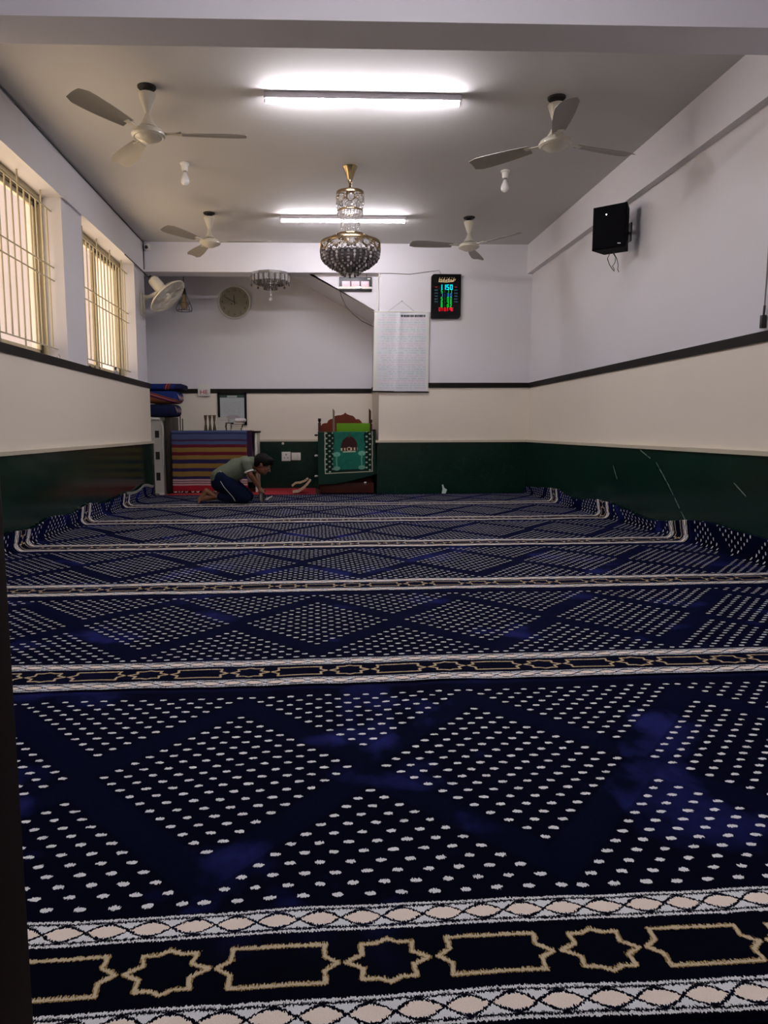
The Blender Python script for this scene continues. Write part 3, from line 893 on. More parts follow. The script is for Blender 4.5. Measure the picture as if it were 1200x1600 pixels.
# ------------------------------------------------------------------ black three-panel board under the far beam
yq = YB+.075
c0 = PY(530, 433, yq); c1 = PY(581, 455.5, yq)
r = empty('display_board', ((c0.x+c1.x)/2, yq, c0.z), 'black board with three pink squares and a white bar, hung under the big chandelier', 'board')
MB().box((c0.x, yq-.012, c1.z), (c1.x, yq+.018, c0.z), .006).build('casing', m_black_pl, r)
m_pinkp = mat('pale_pink_panel', (.75, .52, .60), .3, var=.1)
w = (c1.x-c0.x)
for k in range(3):
    x0 = c0.x + w*(.085+.29*k)
    MB().box((x0, yq-.015, c0.z-.105), (x0+w*.245, yq-.011, c0.z-.046), .001).build('window_square', m_pinkp, r)
MB().box((c0.x-.002, yq-.024, c0.z-.132), (c1.x+.003, yq-.010, c0.z-.106), .003).build('white_bar', m_white_pl, r)
MB().box((c0.x+.19, yq-.028, c0.z-.137), (c0.x+.25, yq-.02, c0.z-.104), .004).build('latch', m_chrome, r)
MB().box((c1.x-.05, yq-.014, c0.z-.025), (c1.x-.02, yq-.011, c0.z-.014)).build('sticker', m_white_pl, r)
for xx in (c0.x+.06, c1.x-.06):
    MB().cyl((xx, yq, c0.z), (xx, yq, ZB), .003).build('hanger', m_black, r)
cable([(c0.x+.012, yq+.01, c1.z+.01), PY(533, 462, YB+.1), PY(540, 478, YB+.1), PY(552, 491, YB+.1), PY(566, 502, YB+.09), PY(584, 510.5, YB+.085), Vector((XA-.004, YB+.085, PY(584, 511, YB+.085).z))], .004, 'black cable curving down from the three-panel board across the stair slab')

# ------------------------------------------------------------------ digital prayer-time board
c0 = PY(674, 428, YB-.03); c1 = PY(719.5, 498, YB-.03); cx = (c0.x+c1.x)/2; ww = c1.x-c0.x; hh = c0.z-c1.z
r = empty('digital_clock', (cx, YB, c1.z), 'black wall-mounted digital prayer-time board with glowing coloured digits', 'clock')
rad = .05; pts = []
def corner(x, z, rr, a0, n=6):
    for i in range(n+1):
        a = a0 + i*PI/2/n; pts.append(Vector((x+rr*math.cos(a), YB-.03, z+rr*math.sin(a))))
corner(c1.x-.006, c0.z-.006, .006, 0, 2); corner(c0.x+.04, c0.z-.04, .04, PI/2); corner(c0.x+.006, c1.z+.006, .006, PI, 2); corner(c1.x-.04, c1.z+.04, .04, 3*PI/2)
MB().prism(pts, (0, .03, 0)).build('casing', mat('glossy_black', (.002, .002, .003), .12, spec=.5), r)
yt = YB-.0315
led = lambda n, c, s=2.2: emis(n, c, s)
m_cy = led('led_cyan', (0, .75, .9), 1.5); m_gr = led('led_green', (.0, .75, .06), 1.0); m_rd = led('led_red', (.9, .01, .03), 1.2)
m_bl = led('led_blue', (.02, .25, .85), 1.0); m_gd = led('led_gold', (.85, .60, .32), 1.0); m_dim = led('dim_print', (.05, .14, .18), .8); m_dimr = led('dim_red_print', (.25, .03, .04), .8)
SEGS = {'0': 'abcdef', '1': 'bc', '2': 'abged', '3': 'abgcd', '4': 'fgbc', '5': 'afgcd', '6': 'afgedc', '7': 'abc', '8': 'abcdefg', '9': 'abcdfg'}
def digits(txt, xc, z, h, m, parent, adv=.62, y=yt):
    b = MB(); w = h*.5; t = h*.13; x = xc - adv*h*(len(txt)-1)/2
    for ch in txt:
        B = lambda u0, v0, u1, v1: b.box((x+(u0-.5)*w, y-.001, z+(v0-.5)*h), (x+(u1-.5)*w, y, z+(v1-.5)*h))
        if ch in SEGS:
            for s_ in SEGS[ch]:
                k = t/h; j = t/w
                {'a': lambda: B(0, 1-k, 1, 1), 'd': lambda: B(0, 0, 1, k), 'g': lambda: B(0, .5-k/2, 1, .5+k/2), 'b': lambda: B(1-j, .5, 1, 1), 'c': lambda: B(1-j, 0, 1, .5),
                 'e': lambda: B(0, 0, j, .5), 'f': lambda: B(0, .5, j, 1)}[s_]()
        elif ch == ':': B(.4, .22, .6, .36); B(.4, .62, .6, .76)
        elif ch == '-': B(.1, .45, .9, .55)
        x += adv*h
    return b.build('led_digits', m, parent, smooth=False)
zr = lambda f: c0.z - hh*f
digits('11', cx-ww*.115, zr(.295), .056, m_cy, r, .70); digits('50', cx+ww*.115, zr(.295), .056, m_cy, r, .70)
for f, t, m in ((.39, '5:11', m_gr), (.47, '1:30', m_bl), (.55, '5:00', m_gr), (.63, '6:48', m_gr), (.71, '8:02', m_gr)): digits(t, cx+.004, zr(f), .036, m, r, .95)
digits('01:01:48', cx, zr(.79), .038, m_rd, r, .53)
# gilt calligraphy heading as flowing strokes
b = MB()
for k in range(7):
    x0 = cx - ww*.24 + k*ww*.08
    b.tube([(x0, yt, zr(.165)), (x0+.004, yt, zr(.10+.02*(k % 2))), (x0+.014, yt, zr(.15)), (x0+.024, yt, zr(.11+.015*(k % 3)))], .0028, n=5)
    b.sph((x0+.010, yt, zr(.085)), .003, n=6)
b.tube([(cx-ww*.25, yt, zr(.172)), (cx, yt, zr(.18)), (cx+ww*.25, yt, zr(.165))], .003, n=5)
b.build('gold_calligraphy', m_gd, r)
for sx in (-1, 1):
    b = MB()
    for i, f in enumerate((.36, .43, .495, .56, .62)):
        for j in range(3): b.box((cx+sx*ww*.33+(j-1)*.013-.004, yt-.001, zr(f)-.007+.002*((i+j) % 3)), (cx+sx*ww*.33+(j-1)*.013+.004, yt, zr(f)+.006))
    b.build('row_names', m_dim, r, smooth=False)
    MB().box((cx+sx*ww*.33-.014, yt-.001, zr(.29)-.006), (cx+sx*ww*.33+.012, yt, zr(.29)+.005)).build('row_name', m_dimr, r, smooth=False)

# ------------------------------------------------------------------ hanging wall poster
m_sheet, nt, b_ = new_mat('printed_sheet'); g = G(nt)
(x, y, z), _ = g.coords('World')
T0 = PY(585, 487, YB-.02); T1 = PY(671, 487, YB-.02); B0_ = PY(582.5, 611.5, YB-.02); B1_ = PY(669, 612.5, YB-.02)
PW = T1.x-T0.x; PH_ = T0.z-B0_.z
fx = (x-T0.x)*(1/PW); fz = (T0.z-z)*(1/PH_)
margin = ((fx-.5).abs() < .435)*((fz-.5).abs() < .47)
rows = fz*34; fr = rows - rows.floor()
words = g.noise(fx*1., rows.floor()*3.7, 1., 26, 2)
ink = ((fr-.5).abs() < .22)*(words > .46)*margin*(fx > (g.noise(rows.floor()*1.9, 3., 0., 1, 0)-.5)*.5+.12)
hue = g.noise(rows.floor()*.9, 0., 0., .7, 0)
rule = ((fr-.02).abs() < .06)*margin*(g.noise(rows.floor()*2.3, 9., 0., 1, 0) > .52)
paper = g.mix((hue-.35)*3, (.60, .66, .67), (.69, .63, .68))
ic = g.mix(hue > .5, (.30, .37, .45), (.48, .40, .43))
col = g.mix(ink*.42, paper, ic)
col = g.mix(rule*.45, col, (.35, .42, .46))
hd = ((fz-.052).abs() < .014)*((fx-.70).abs() < .225)*(g.noise(fx*1., 2., 1., 60, 2) > .43)
col = g.mix(hd, col, (.03, .03, .035))
col = g.mix(1-((fx-.5).abs() < .455), col, (.66, .66, .60))
nt.links.new(col, b_.inputs['Base Color']); b_.inputs['Roughness'].default_value = .35
r = empty('wall_poster', ((T0.x+T1.x)/2, YB, B0_.z), 'long white printed wall poster hanging by a string from a nail', 'poster')
nx, ny = 40, 24; vs = []; fs = []
for j in range(ny+1):
    for i in range(nx+1):
        u, v = i/nx, j/ny
        x_ = (T0.x*(1-u)+T1.x*u)*(1-v) + (B0_.x*(1-u)+B1_.x*u)*v; z_ = T0.z*(1-v)+B0_.z*v - .008*(1-v)*math.sin(u*PI)
        d_ = .010*math.exp(-((u-.47+.05*v)/.05)**2)*(1-.6*v) + .004*math.sin(u*9+v*3) + .006*math.exp(-((u-.45)/.08)**2)*math.exp(-((v-.95)/.05)**2)
        vs.append((x_, YB-.0205-d_, z_))
n = len(vs); vs += [(a, b2+.002, c) for a, b2, c in vs]
for j in range(ny):
    for i in range(nx):
        p = j*(nx+1)+i; fs += [[p, p+1, p+nx+2, p+nx+1], [n+p, n+p+nx+1, n+p+nx+2, n+p+1]]
MB().add(vs, fs).build('printed_sheet', m_sheet, r)
MB().cyl(T0+Vector((-.008, 0, .002)), T1+Vector((.01, 0, -.004)), .007, n=10).build('top_rod', m_white_pl, r)
MB().cyl(B0_+Vector((-.004, 0, 0)), B1_+Vector((.006, 0, 0)), .007, n=10).build('bottom_rod', m_wood_dark, r)
na = PY(628, 470.5, YB-.01)
MB().cyl(na+Vector((0, .01, 0)), na+Vector((0, -.008, 0)), .005, n=8).build('nail', m_chrome, r)
MB().tube([T0+(T1-T0)*.24, na, T0+(T1-T0)*.73], .0018, n=5).build('string', m_grey_cable, r)

# ------------------------------------------------------------------ loudspeaker
ang = math.radians(40); cxs, cys = 2.275, 5.50; zt = PY(950, 321, 5.45).z; zb_ = PY(950, 389, 5.45).z
r = empty('loudspeaker', (cxs, cys, zb_), 'black box loudspeaker bracketed high on the right wall', 'speaker')
RM = Matrix.Rotation(-ang, 3, 'Z'); C0 = Vector((cxs, cys, (zt+zb_)/2))
loc = lambda x, y, z: C0 + RM @ Vector((x, y, z))
H2 = (zt-zb_)/2; w2 = .125
b = MB()
pl = [loc(-w2, -.08, -H2), loc(w2, -.08, -H2), loc(w2*.72, .10, -H2), loc(-w2*.72, .10, -H2)]
b.prism(pl, (0, 0, 2*H2)); b.build('cabinet', mat('speaker_cabinet', (.0025, .0025, .004), .75, spec=.08), r)
m_mesh = mat('speaker_grille', (.002, .002, .004), .8, var=.4, scale=300, bump=.4, spec=.1)
b = MB(); b.prism([loc(-w2+.008, -.081, -H2+.008), loc(w2-.008, -.081, -H2+.008), loc(w2-.008, -.090, -H2+.008), loc(-w2+.008, -.090, -H2+.008)], (0, 0, 2*H2-.016)); b.build('grille', m_mesh, r)
MB().cyl(loc(-.02, -.0905, .09), loc(-.02, -.094, .09), .004).build('badge', m_chrome, r)
MB().box(loc(.06, -.092, -H2+.02), loc(.09, -.091, -H2+.028)).build('name_plate', m_chrome, r)
b = MB(); b.box((XR-.008, 5.56, C0.z-.07), (XR, 5.66, C0.z+.07)); b.tube([(XR-.004, 5.61, C0.z), (2.40, 5.60, C0.z), loc(.02, .10, 0)], .012, n=8); b.build('wall_bracket', m_black_pl, r)
for k, pts in enumerate(([(955, 388), (953, 396), (949, 404), (952, 413), (957, 421), (960, 424)], [(958, 388), (960, 397), (964, 405), (966, 414), (965, 421), (967, 425)], [(957, 388), (958, 396), (962, 402), (961, 410), (957, 416), (960, 422)])):
    MB().tube([PY(a, c, 5.52) for a, c in pts], .0028, n=6).build('loose_wire', m_black, r)

# cable with a black plug at the right edge
c = PX(1198, 436, XR-.01)
r = empty('hanging_cable', (XR, c.y, c.z), 'thin grey cable with a black plug hanging at the right edge above the strip', 'cable')
MB().tube([(XR-.008, c.y, ZB-.01), (XR-.01, c.y, 2.0), c, (XR-.012, c.y, 1.40)], .004, n=6).build('cord', m_grey_cable, r)
MB().box((XR-.028, c.y-.012, 1.29), (XR-.002, c.y+.012, 1.36), .004).tube([(XR-.014, c.y, 1.355), (XR-.012, c.y, 1.41)], .006, n=8).build('plug', m_black_pl, r)

# ------------------------------------------------------------------ things on the window sill
zs = ZS+.02
c = PX(146, 575, -1.93)
r = empty('dark_clip', (-1.93, c.y, zs+.005), 'small black curved clip lying on the sill of the farther window', 'clip')
MB().tube([(-1.95, c.y-.05, zs+.035), (-1.93, c.y-.04, zs+.012), (-1.92, c.y, zs+.009), (-1.93, c.y+.05, zs+.012), (-1.94, c.y+.07, zs+.035)], .008, n=8).build('arm', m_black_pl, r)
MB().lathe([(.018, 0), (.018, .010), (.006, .016)], (-1.935, c.y+.01, zs+.001), n=14).build('pad', m_white_pl, r)
c = PX(181, 583, -1.935)
r = empty('bottle', (-1.935, c.y, zs), 'tiny grey bottle standing on the sill of the farther window', 'bottle')
m_gb = mat('grey_translucent', (.35, .38, .42), .15, trans=.4)
MB().lathe([(.020, 0), (.022, .006), (.022, .045), (.009, .058), (.009, .066)], (-1.935, c.y, zs), n=16).build('body', m_gb, r)
MB().lathe([(.010, .064), (.010, .085), (.006, .09)], (-1.935, c.y, zs), n=14).build('cap', m_black_pl, r)
c = PX(92, 566, -1.93)
tag(MB().tube([(-1.93, c.y+.03*math.cos(q*PI/8), zs+.028+.022*math.sin(q*PI/8)) for q in range(17)], .0035, n=6).build('wire_ring', m_alum), 'small cream wire ring standing on the sill of the nearer window', 'ring')

# chip of white paint at the foot of the dado
yw = YB-T-.002
pts = [(690, 772), (696, 772), (698.5, 765), (694, 762), (692.5, 757), (690.5, 757.5), (691.5, 764)]
tag(MB().prism([PY(a, c, yw) for a, c in pts], (0, .003, 0)).build('paint_flake', mat('pale_chip', (.50, .62, .58), .6)), 'small pale chip at the foot of the green dado on the back wall', 'chip')
# ------------------------------------------------------------------ alcove
def ramp_mat(name, stops, fn, rough=.85, weave=900, sheen=.0):
    """constant-colour stripes; fn(g,x,y,z)->E in 0..1"""
    m, nt, b = new_mat(name); g = G(nt)
    (x, y, z), _ = g.coords('World')
    f = fn(g, x, y, z)
    r = nt.nodes.new('ShaderNodeValToRGB'); r.color_ramp.interpolation = 'CONSTANT'
    nt.links.new(f.k, r.inputs[0]); el = r.color_ramp.elements
    el[0].position = stops[0][0]; el[0].color = (*stops[0][1], 1)
    el[1].position = stops[1][0]; el[1].color = (*stops[1][1], 1)
    for p, c in stops[2:]:
        e_ = el.new(p); e_.color = (*c, 1)
    n = g.noise(x, y, z, weave, 1)
    col = g.mix((n-.5)*.6+.25, r.outputs[0], (.02, .02, .03))
    nt.links.new(col, b.inputs['Base Color'])
    b.inputs['Roughness'].default_value = rough; b.inputs['Specular IOR Level'].default_value = .15
    return m
def soft(a, c, rnd=.35, amp=.008, seed=0, cuts=9, shear=(0, 0), fq=7):
    a, c = Vector(a), Vector(c); bm = bmesh.new()
    bmesh.ops.create_cube(bm, size=2)
    bmesh.ops.subdivide_edges(bm, edges=bm.edges[:], cuts=cuts, use_grid_fill=True)
    h = (c-a)/2; m = (a+c)/2; rr = min(h)*rnd*2
    for v in bm.verts:
        p = Vector([v.co[i]*h[i] for i in range(3)])
        q = Vector([max(-h[i]+rr, min(h[i]-rr, p[i])) if h[i] > rr else 0 for i in range(3)])
        d = p-q
        if d.length > 1e-6: p = q + d.normalized()*min(rr, d.length)
        nz = noise.noise_vector(Vector((p.x*fq+seed, p.y*fq, p.z*fq)))*amp
        p += nz
        p.z += shear[0]*(p.x) + shear[1]*p.y
        v.co = m+p
    bm.verts.index_update()
    b = MB(); b.add([v.co.copy() for v in bm.verts], [[v.index for v in f.verts] for f in bm.faces]); bm.free()
    return b

# red rug on the alcove floor
m_red = mat('red_rug', (.30, .008, .018), .9, var=.35, scale=22, bump=.4)
b = soft((-1.70, 8.085, -.002), (-.01, 9.0, .010), .3, .0015, 3, 14)
tag(b.build('rug', m_red), 'plain red rug on the alcove floor beside the green draped chair', 'rug')

# reading desk with striped cloth
yt = 8.37
dx0, dx1 = PY(268, 672, yt).x, PY(401.5, 673, yt).x
dz = PY(330, 672, yt).z - .012
m_white_lam = mat('white_laminate', (.56, .54, .50), .45, scale=10)
r = empty('desk', ((dx0+dx1)/2, 8.62, .012), 'white sided reading desk hidden under the striped cloth, books on top', 'desk')
MB().box((dx0+.01, yt+.015, dz-.022), (dx1+.008, 8.86, dz), .003).build('top', m_wood_dark, r)
MB().box((dx1-.03, yt+.03, .012), (dx1-.006, 8.85, dz-.022), .002).build('side_panel', m_white_lam, r)
MB().box((dx0+.02, yt+.03, .012), (dx0+.044, 8.85, dz-.022), .002).build('side_panel', m_white_lam, r)
MB().box((dx0+.044, 8.83, .1), (dx1-.03, 8.848, dz-.022), .001).build('back_panel', m_white_lam, r)

px2z = lambda p: PY(300, p, yt-.01).z
ztop, zbot = px2z(672), px2z(768.5)
F = lambda p: (px2z(p)-zbot)/(ztop-zbot)
BL, DB, PU, RD, MU, NV, CR_, RR = (.060, .090, .20), (.020, .030, .10), (.055, .018, .065), (.13, .006, .018), (.26, .155, .030), (.022, .014, .075), (.55, .36, .36), (.36, .006, .018)
bands_ = [(672, BL), (675.5, DB), (678.5, BL), (686.5, PU), (689.5, BL), (694.5, RD), (699.5, MU), (706.5, RD), (711.5, MU), (718, NV), (724.5, MU), (731.5, NV), (737, MU), (744.5, NV), (749, CR_), (751.5, PU), (752.8, CR_), (754.8, RD), (756, CR_), (758.5, RR)]
st = []
for i in range(len(bands_)-1, -1, -1):
    lo = F(bands_[i+1][0]) if i+1 < len(bands_) else 0.0
    st.append((max(0, lo), bands_[i][1]))
m_stripe = ramp_mat('striped_cotton', st, lambda g, x, y, z: ((z - zbot)*(1/(ztop-zbot)) + (g.noise(x, 0., 0., 3, 2)-.5)*.025).clamp())
x0c, x1c = dx0-.004, PY(386, 700, yt).x
nx, nz_ = 60, 40; vs = []; fs = []
rows_ = [(8.80, dz+.004), (8.60, dz+.004), (8.45, dz+.0045), (yt+.012, dz+.005), (yt+.001, dz-.004)]
def cloth_rows(rows, x0, x1, zb_, seed, y0, amp=.010):
    vs = []; fs = []; allr = []
    for (y, z) in rows: allr.append((y, z, 0))
    zs_ = rows[-1][1]
    for j in range(1, nz_+1):
        t = j/nz_; allr.append((y0, zs_+(zb_-zs_)*t, t))
    for (y, z, t) in allr:
        for i in range(nx+1):
            u = i/nx; x = x0+(x1-x0)*u
            w = amp*t**.6*(noise.noise(Vector((x*7+seed, t*.8, 0))) + .5*noise.noise(Vector((x*16, t*1.5, seed))))
            vs.append((x + .004*t*noise.noise(Vector((t*4, u*3, seed))), y - abs(w)*1.2 - .003*t, z))
    n = len(allr)
    for j in range(n-1):
        for i in range(nx):
            p = j*(nx+1)+i; fs.append([p, p+1, p+nx+2, p+nx+1])
    return vs, fs
vs, fs = cloth_rows(rows_, x0c, x1c, max(zbot, .030), 2.3, yt-.006)
b = MB(); b.add(vs, fs); o = b.build('tablecloth', m_stripe)
sd = o.modifiers.new('thickness', 'SOLIDIFY'); sd.thickness = .003; sd.offset = 1
tag(o, 'striped blue, mustard and red cloth hanging over the front of the desk', 'tablecloth')
m_fringe = mat('white_fringe', (.62, .55, .52), .9, var=.3, scale=90)
last = [Vector(v) for v in vs[-(nx+1):]]
for k in range(26):
    p = last[int((k+.5)/26*nx)]; b = MB(); s_ = (-1)**k
    b.tube([p+Vector((0, -.004, .002)), Vector((p.x+s_*.006, p.y-.018, .024)), Vector((p.x+s_*.012+.004, p.y-.050, .022))], .0035, n=5, rs=[.003, .0055, .003])
    f_ = b.build('tassel', m_fringe, o)
# purple cloth hanging at the right end
m_purple = ramp_mat('purple_cloth', [(0, (.055, .006, .02)), (.35, (.030, .005, .03)), (.7, (.075, .010, .035))], lambda g, x, y, z: g.noise(x, y, z, 14, 3))
xa_, xb_ = x1c+.003, PY(394, 700, yt).x
vs, fs = cloth_rows([(8.70, dz+.004), (8.5, dz+.0045), (yt+.012, dz+.005), (yt+.001, dz-.004)], xa_, xb_, .33, 9.1, yt-.002, .006)
o = MB().add(vs, fs).build('purple_cloth', m_purple); sd = o.modifiers.new('thickness', 'SOLIDIFY'); sd.thickness = .003; sd.offset = 1
tag(o, 'narrow dark purple cloth hanging at the right end of the desk', 'cloth')

# books and stands on the desk
zt_ = dz+.0075
def book(x0, x1, y0, y1, z0, z1, cover, label, rot=0, pages=(.50, .47, .40)):
    r = empty('book', ((x0+x1)/2, (y0+y1)/2, z0), label, 'book', 'books on the desk')
    R_ = Matrix.Rotation(rot, 3, 'Z'); pv = ((x0+x1)/2, (y0+y1)/2, z0); t = .0022
    m = mat('book_cover', cover, .6, var=.12)
    b = MB(); b.box((x0, y0, z0), (x1, y1, z0+t), rot=R_, piv=pv); b.box((x0, y0, z1-t), (x1, y1, z1), rot=R_, piv=pv); b.box((x0, y1-t, z0), (x1, y1, z1), rot=R_, piv=pv)
    b.build('cover', m, r, smooth=False)
    MB().box((x0+.004, y0+.003, z0+t), (x1-.004, y1-t, z1-t), rot=R_, piv=pv).build('pages', mat('book_pages', pages, .8, var=.1, scale=200), r, smooth=False)
    return r
Y_ = 8.50
def bx_(pa, pb): a = PY(*pa, Y_); c = PY(*pb, Y_); return a.x, c.x
def zpx(p): return PY(340, p, Y_).z
zb0 = zt_; hh_ = (zpx(652)-zb0)/5
wz = [zb0+i*hh_ for i in range(6)]
sp = [((322, 0), (337.5, 0), (.24, .25, .30), 'slim grey book at the bottom of the white stack on the desk'),
      ((322, 0), (336.5, 0), (.42, .40, .34), 'pale book second from the bottom of the white stack'),
      ((321, 0), (337.5, 0), (.50, .47, .42), 'cream book in the middle of the white stack'),
      ((320.5, 0), (341.5, 0), (.44, .42, .37), 'wide grey-white book second from the top of the white stack'),
      ((322.5, 0), (340.5, 0), (.52, .49, .43), 'wide cream book on top of the white stack')]
for i, (a, c, cv, lb) in enumerate(sp):
    a_, c_ = bx_(a, c); book(a_, c_, Y_, Y_+.16, wz[i]+.0002*(i+1), wz[i+1]-.0005, cv, lb, rot=.0)
h3 = (zpx(659.5)-zb0)/4
sp = [((346, 0), (362.5, 0), (.45, .38, .25), 'cream book at the bottom of the low stack near the framed notice'),
      ((347, 0), (364, 0), (.50, .42, .24), 'yellowed book second from the bottom of the low stack'),
      ((347, 0), (364.5, 0), (.10, .055, .03), 'dark brown book second from the top of the low stack'),
      ((350, 0), (367.5, 0), (.20, .12, .05), 'tan book on top of the low stack, under the white cloth cap')]
for i, (a, c, cv, lb) in enumerate(sp):
    a_, c_ = bx_(a, c); book(a_, c_, Y_, Y_+.15, zb0+i*h3+.0002*(i+1), zb0+(i+1)*h3-.0005, cv, lb)
a_, c_ = bx_((338.5, 0), (345.5, 0))
book(a_, c_, Y_+.02, Y_+.15, zb0+.0002, zpx(661.5), (.02, .02, .028), 'small black book between the two stacks on the desk')
# white cap
m_cap = mat('white_cotton', (.58, .55, .55), .85, bump=.4, scale=40)
a_, c_ = bx_((352, 0), (370, 0)); zc_ = zb0+4*h3+.0005
b = soft((a_, Y_+.01, zc_), (c_, Y_+.14, zc_+.044), .42, .004, 5, 8)
tag(b.build('cap', m_cap), 'soft white cloth cap lying on the low stack of books', 'cap')
# three carved folding stands
m_carv, nt, b_ = new_mat('carved_dark_wood'); g = G(nt); (x, y, z), _ = g.coords('World')
pat = ((x*520).sin()*((z*260).sin())) + (g.noise(x, y, z, 160, 2)-.5)*1.2
nt.links.new(g.mix(pat > .38, (.030, .020, .012), (.26, .20, .09)), b_.inputs['Base Color']); b_.inputs['Roughness'].default_value = .5
for k, (p0, lb) in enumerate(((299.5, 'leftmost carved folding book stand standing on the desk'), (306.8, 'middle carved folding book stand on the desk'), (314.1, 'rightmost carved folding book stand, touching the white stack of books'))):
    xl = PY(p0, 0, Y_).x; xr = PY(p0+6.4, 0, Y_).x; zt2 = zpx(648.5); xm = (xl+xr)/2; w_ = xr-xl
    r = empty('book_stand', (xm, Y_+.06, zt_), lb, 'book stand', 'carved folding book stands on the desk')
    for s_ in (-1, 1):
        b = MB(); y0, y1 = Y_, Y_+.13
        poly = [(xm+s_*w_*.48, y0, zt_), (xm+s_*w_*.20, y0, zt_), (xm-s_*w_*.06+s_*.0, y0, (zt_+zt2)/2-.012), (xm+s_*w_*.16, y0, zt2), (xm+s_*w_*.48, y0, zt2), (xm+s_*w_*.20, y0, (zt_+zt2)/2)]
        poly = [(max(xl, min(xr, p[0])), p[1], p[2]) for p in poly]
        b.prism(poly, (0, .06 if s_ > 0 else .055, 0))
        for v in b.v:
            if s_ < 0: v.y += .062
        b.build('board', m_carv, r, smooth=False)
# two thin rods behind the desk
for p0, z_, lb in ((281.2, 645, 'taller thin dark rod standing behind the desk'), (285, 654, 'shorter thin dark rod standing behind the desk')):
    c = PY(p0, z_, 8.93)
    tag(MB().cyl((c.x, 8.93, .010), (c.x, 8.93, c.z), .006, n=8).build('rod', m_wood_dark), lb, 'rod')

# framed notice
c0, c1 = PY(339.5, 613, YA-.03), PY(386, 664, YA-.03)
r = empty('framed_notice', ((c0.x+c1.x)/2, YA, c1.z), 'black framed printed notice with a green heading on the alcove wall', 'picture')
t = .030; yq = YA-.032
b = MB()
for a, c in (((c0.x, c1.z), (c0.x+t, c0.z)), ((c1.x-t, c1.z), (c1.x, c0.z)), ((c0.x, c1.z), (c1.x, c1.z+t)), ((c0.x, c0.z-t), (c1.x, c0.z))): b.box((a[0], yq, a[1]), (c[0], YA-.0145, c[1]), .003)
b.build('frame', mat('black_frame', (.003, .005, .004), .5, spec=.15), r)
m_paper, nt, b_ = new_mat('notice_paper'); g = G(nt); (x, y, z), _ = g.coords('World')
fx = (x-c0.x)*(1/(c1.x-c0.x)); fz = (c0.z-z)*(1/(c0.z-c1.z))
rw = fz*22; ink = ((rw-rw.floor()-.5).abs() < .2)*(g.noise(fx*1., rw.floor()*2.7, 0., 24, 2) > .5)*((fx-.5).abs() < .33)*(fz > .26)*(fz < .66)
col = g.mix(ink*.35, (.42, .46, .47), (.22, .25, .26))
dd_ = ((fx-.52)*(fx-.52)*18 + (fz-.76)*(fz-.76)*220)
col = g.mix((dd_ < 1)*(g.noise(x, z, 0., 150, 2) > .47)*.7, col, (.30, .16, .20))
col = g.mix(fz < .165, col, (.012, .06, .035))
col = g.mix((fz < .155)*(fz > .10)*((fx-.5).abs() < .17), col, (.38, .42, .42))
nt.links.new(col, b_.inputs['Base Color']); b_.inputs['Roughness'].default_value = .3
MB().box((c0.x+t*.8, YA-.024, c1.z+t*.8), (c1.x-t*.8, YA-.015, c0.z-t*.8)).build('printed_sheet', m_paper, r, smooth=False)
# small tile with red letters
c0, c1 = PY(309, 600.5, YA-.02), PY(328.5, 619, YA-.02)
r = empty('switch_plate', ((c0.x+c1.x)/2, YA, c1.z), 'small white square plate with red letters on the dark strip of the alcove', 'plate')
MB().box((c0.x, YA-.030, c1.z), (c1.x, YA-.0045, c0.z), .003).build('plate', m_white_pl, r)
m_redp = mat('red_print', (.35, .008, .01), .5)
text_part('HE', .075, m_redp, r, ((c0.x+c1.x)/2, YA-.031, c1.z+.048), FACE, sx=1.15)

# wall clock
cc = PY(366, 472, YA-.03); RC = .205
r = empty('wall_clock', (cc.x, YA, cc.z-RC), 'round white-rimmed wall clock with a beige face on the alcove wall', 'clock')
c = (cc.x, YA, cc.z)
m_rim = mat('pearl_rim', (.66, .64, .60), .35); m_face = mat('beige_dial', (.27, .25, .18), .6, var=.04)
MB().lathe([(RC-.022, 0), (RC, 0), (RC, .030), (RC-.006, .036), (RC-.016, .034), (RC-.020, .022), (RC-.022, .0)], c, (0, -1, 0), n=64, cap=False).build('rim', m_rim, r)
MB().lathe([(RC-.02, .004), (RC-.02, .016)], c, (0, -1, 0), n=64).build('dial', m_face, r)
m_num = mat('brown_numeral', (.05, .04, .025), .6)
for k in range(1, 13):
    a = k*PI/6
    text_part(str(k), .050, m_num, r, (cc.x+.148*math.sin(a), YA-.0175, cc.z+.148*math.cos(a)), FACE, name='numeral', depth=.0006)
def hand(a, L, w, y, nm):
    d = Vector((math.sin(a), 0, math.cos(a))); s_ = Vector((d.z, 0, -d.x)); o = Vector((cc.x, y, cc.z))
    MB().prism([o-d*.035-s_*w*.6, o-d*.035+s_*w*.6, o+d*L*.75+s_*w, o+d*L, o+d*L*.75-s_*w], (0, .0015, 0)).build(nm, m_black, r)
hand(math.radians(357), .095, .0055, YA-.021, 'hour_hand'); hand(math.radians(-60), .142, .0045, YA-.024, 'minute_hand')
MB().cyl((cc.x-.035, YA-.016, cc.z-.022), (cc.x-.035, YA-.0185, cc.z-.022), .009).build('maker_mark', m_num, r)
MB().cyl((cc.x, YA-.016, cc.z), (cc.x, YA-.027, cc.z), .007).build('hub', m_black, r)

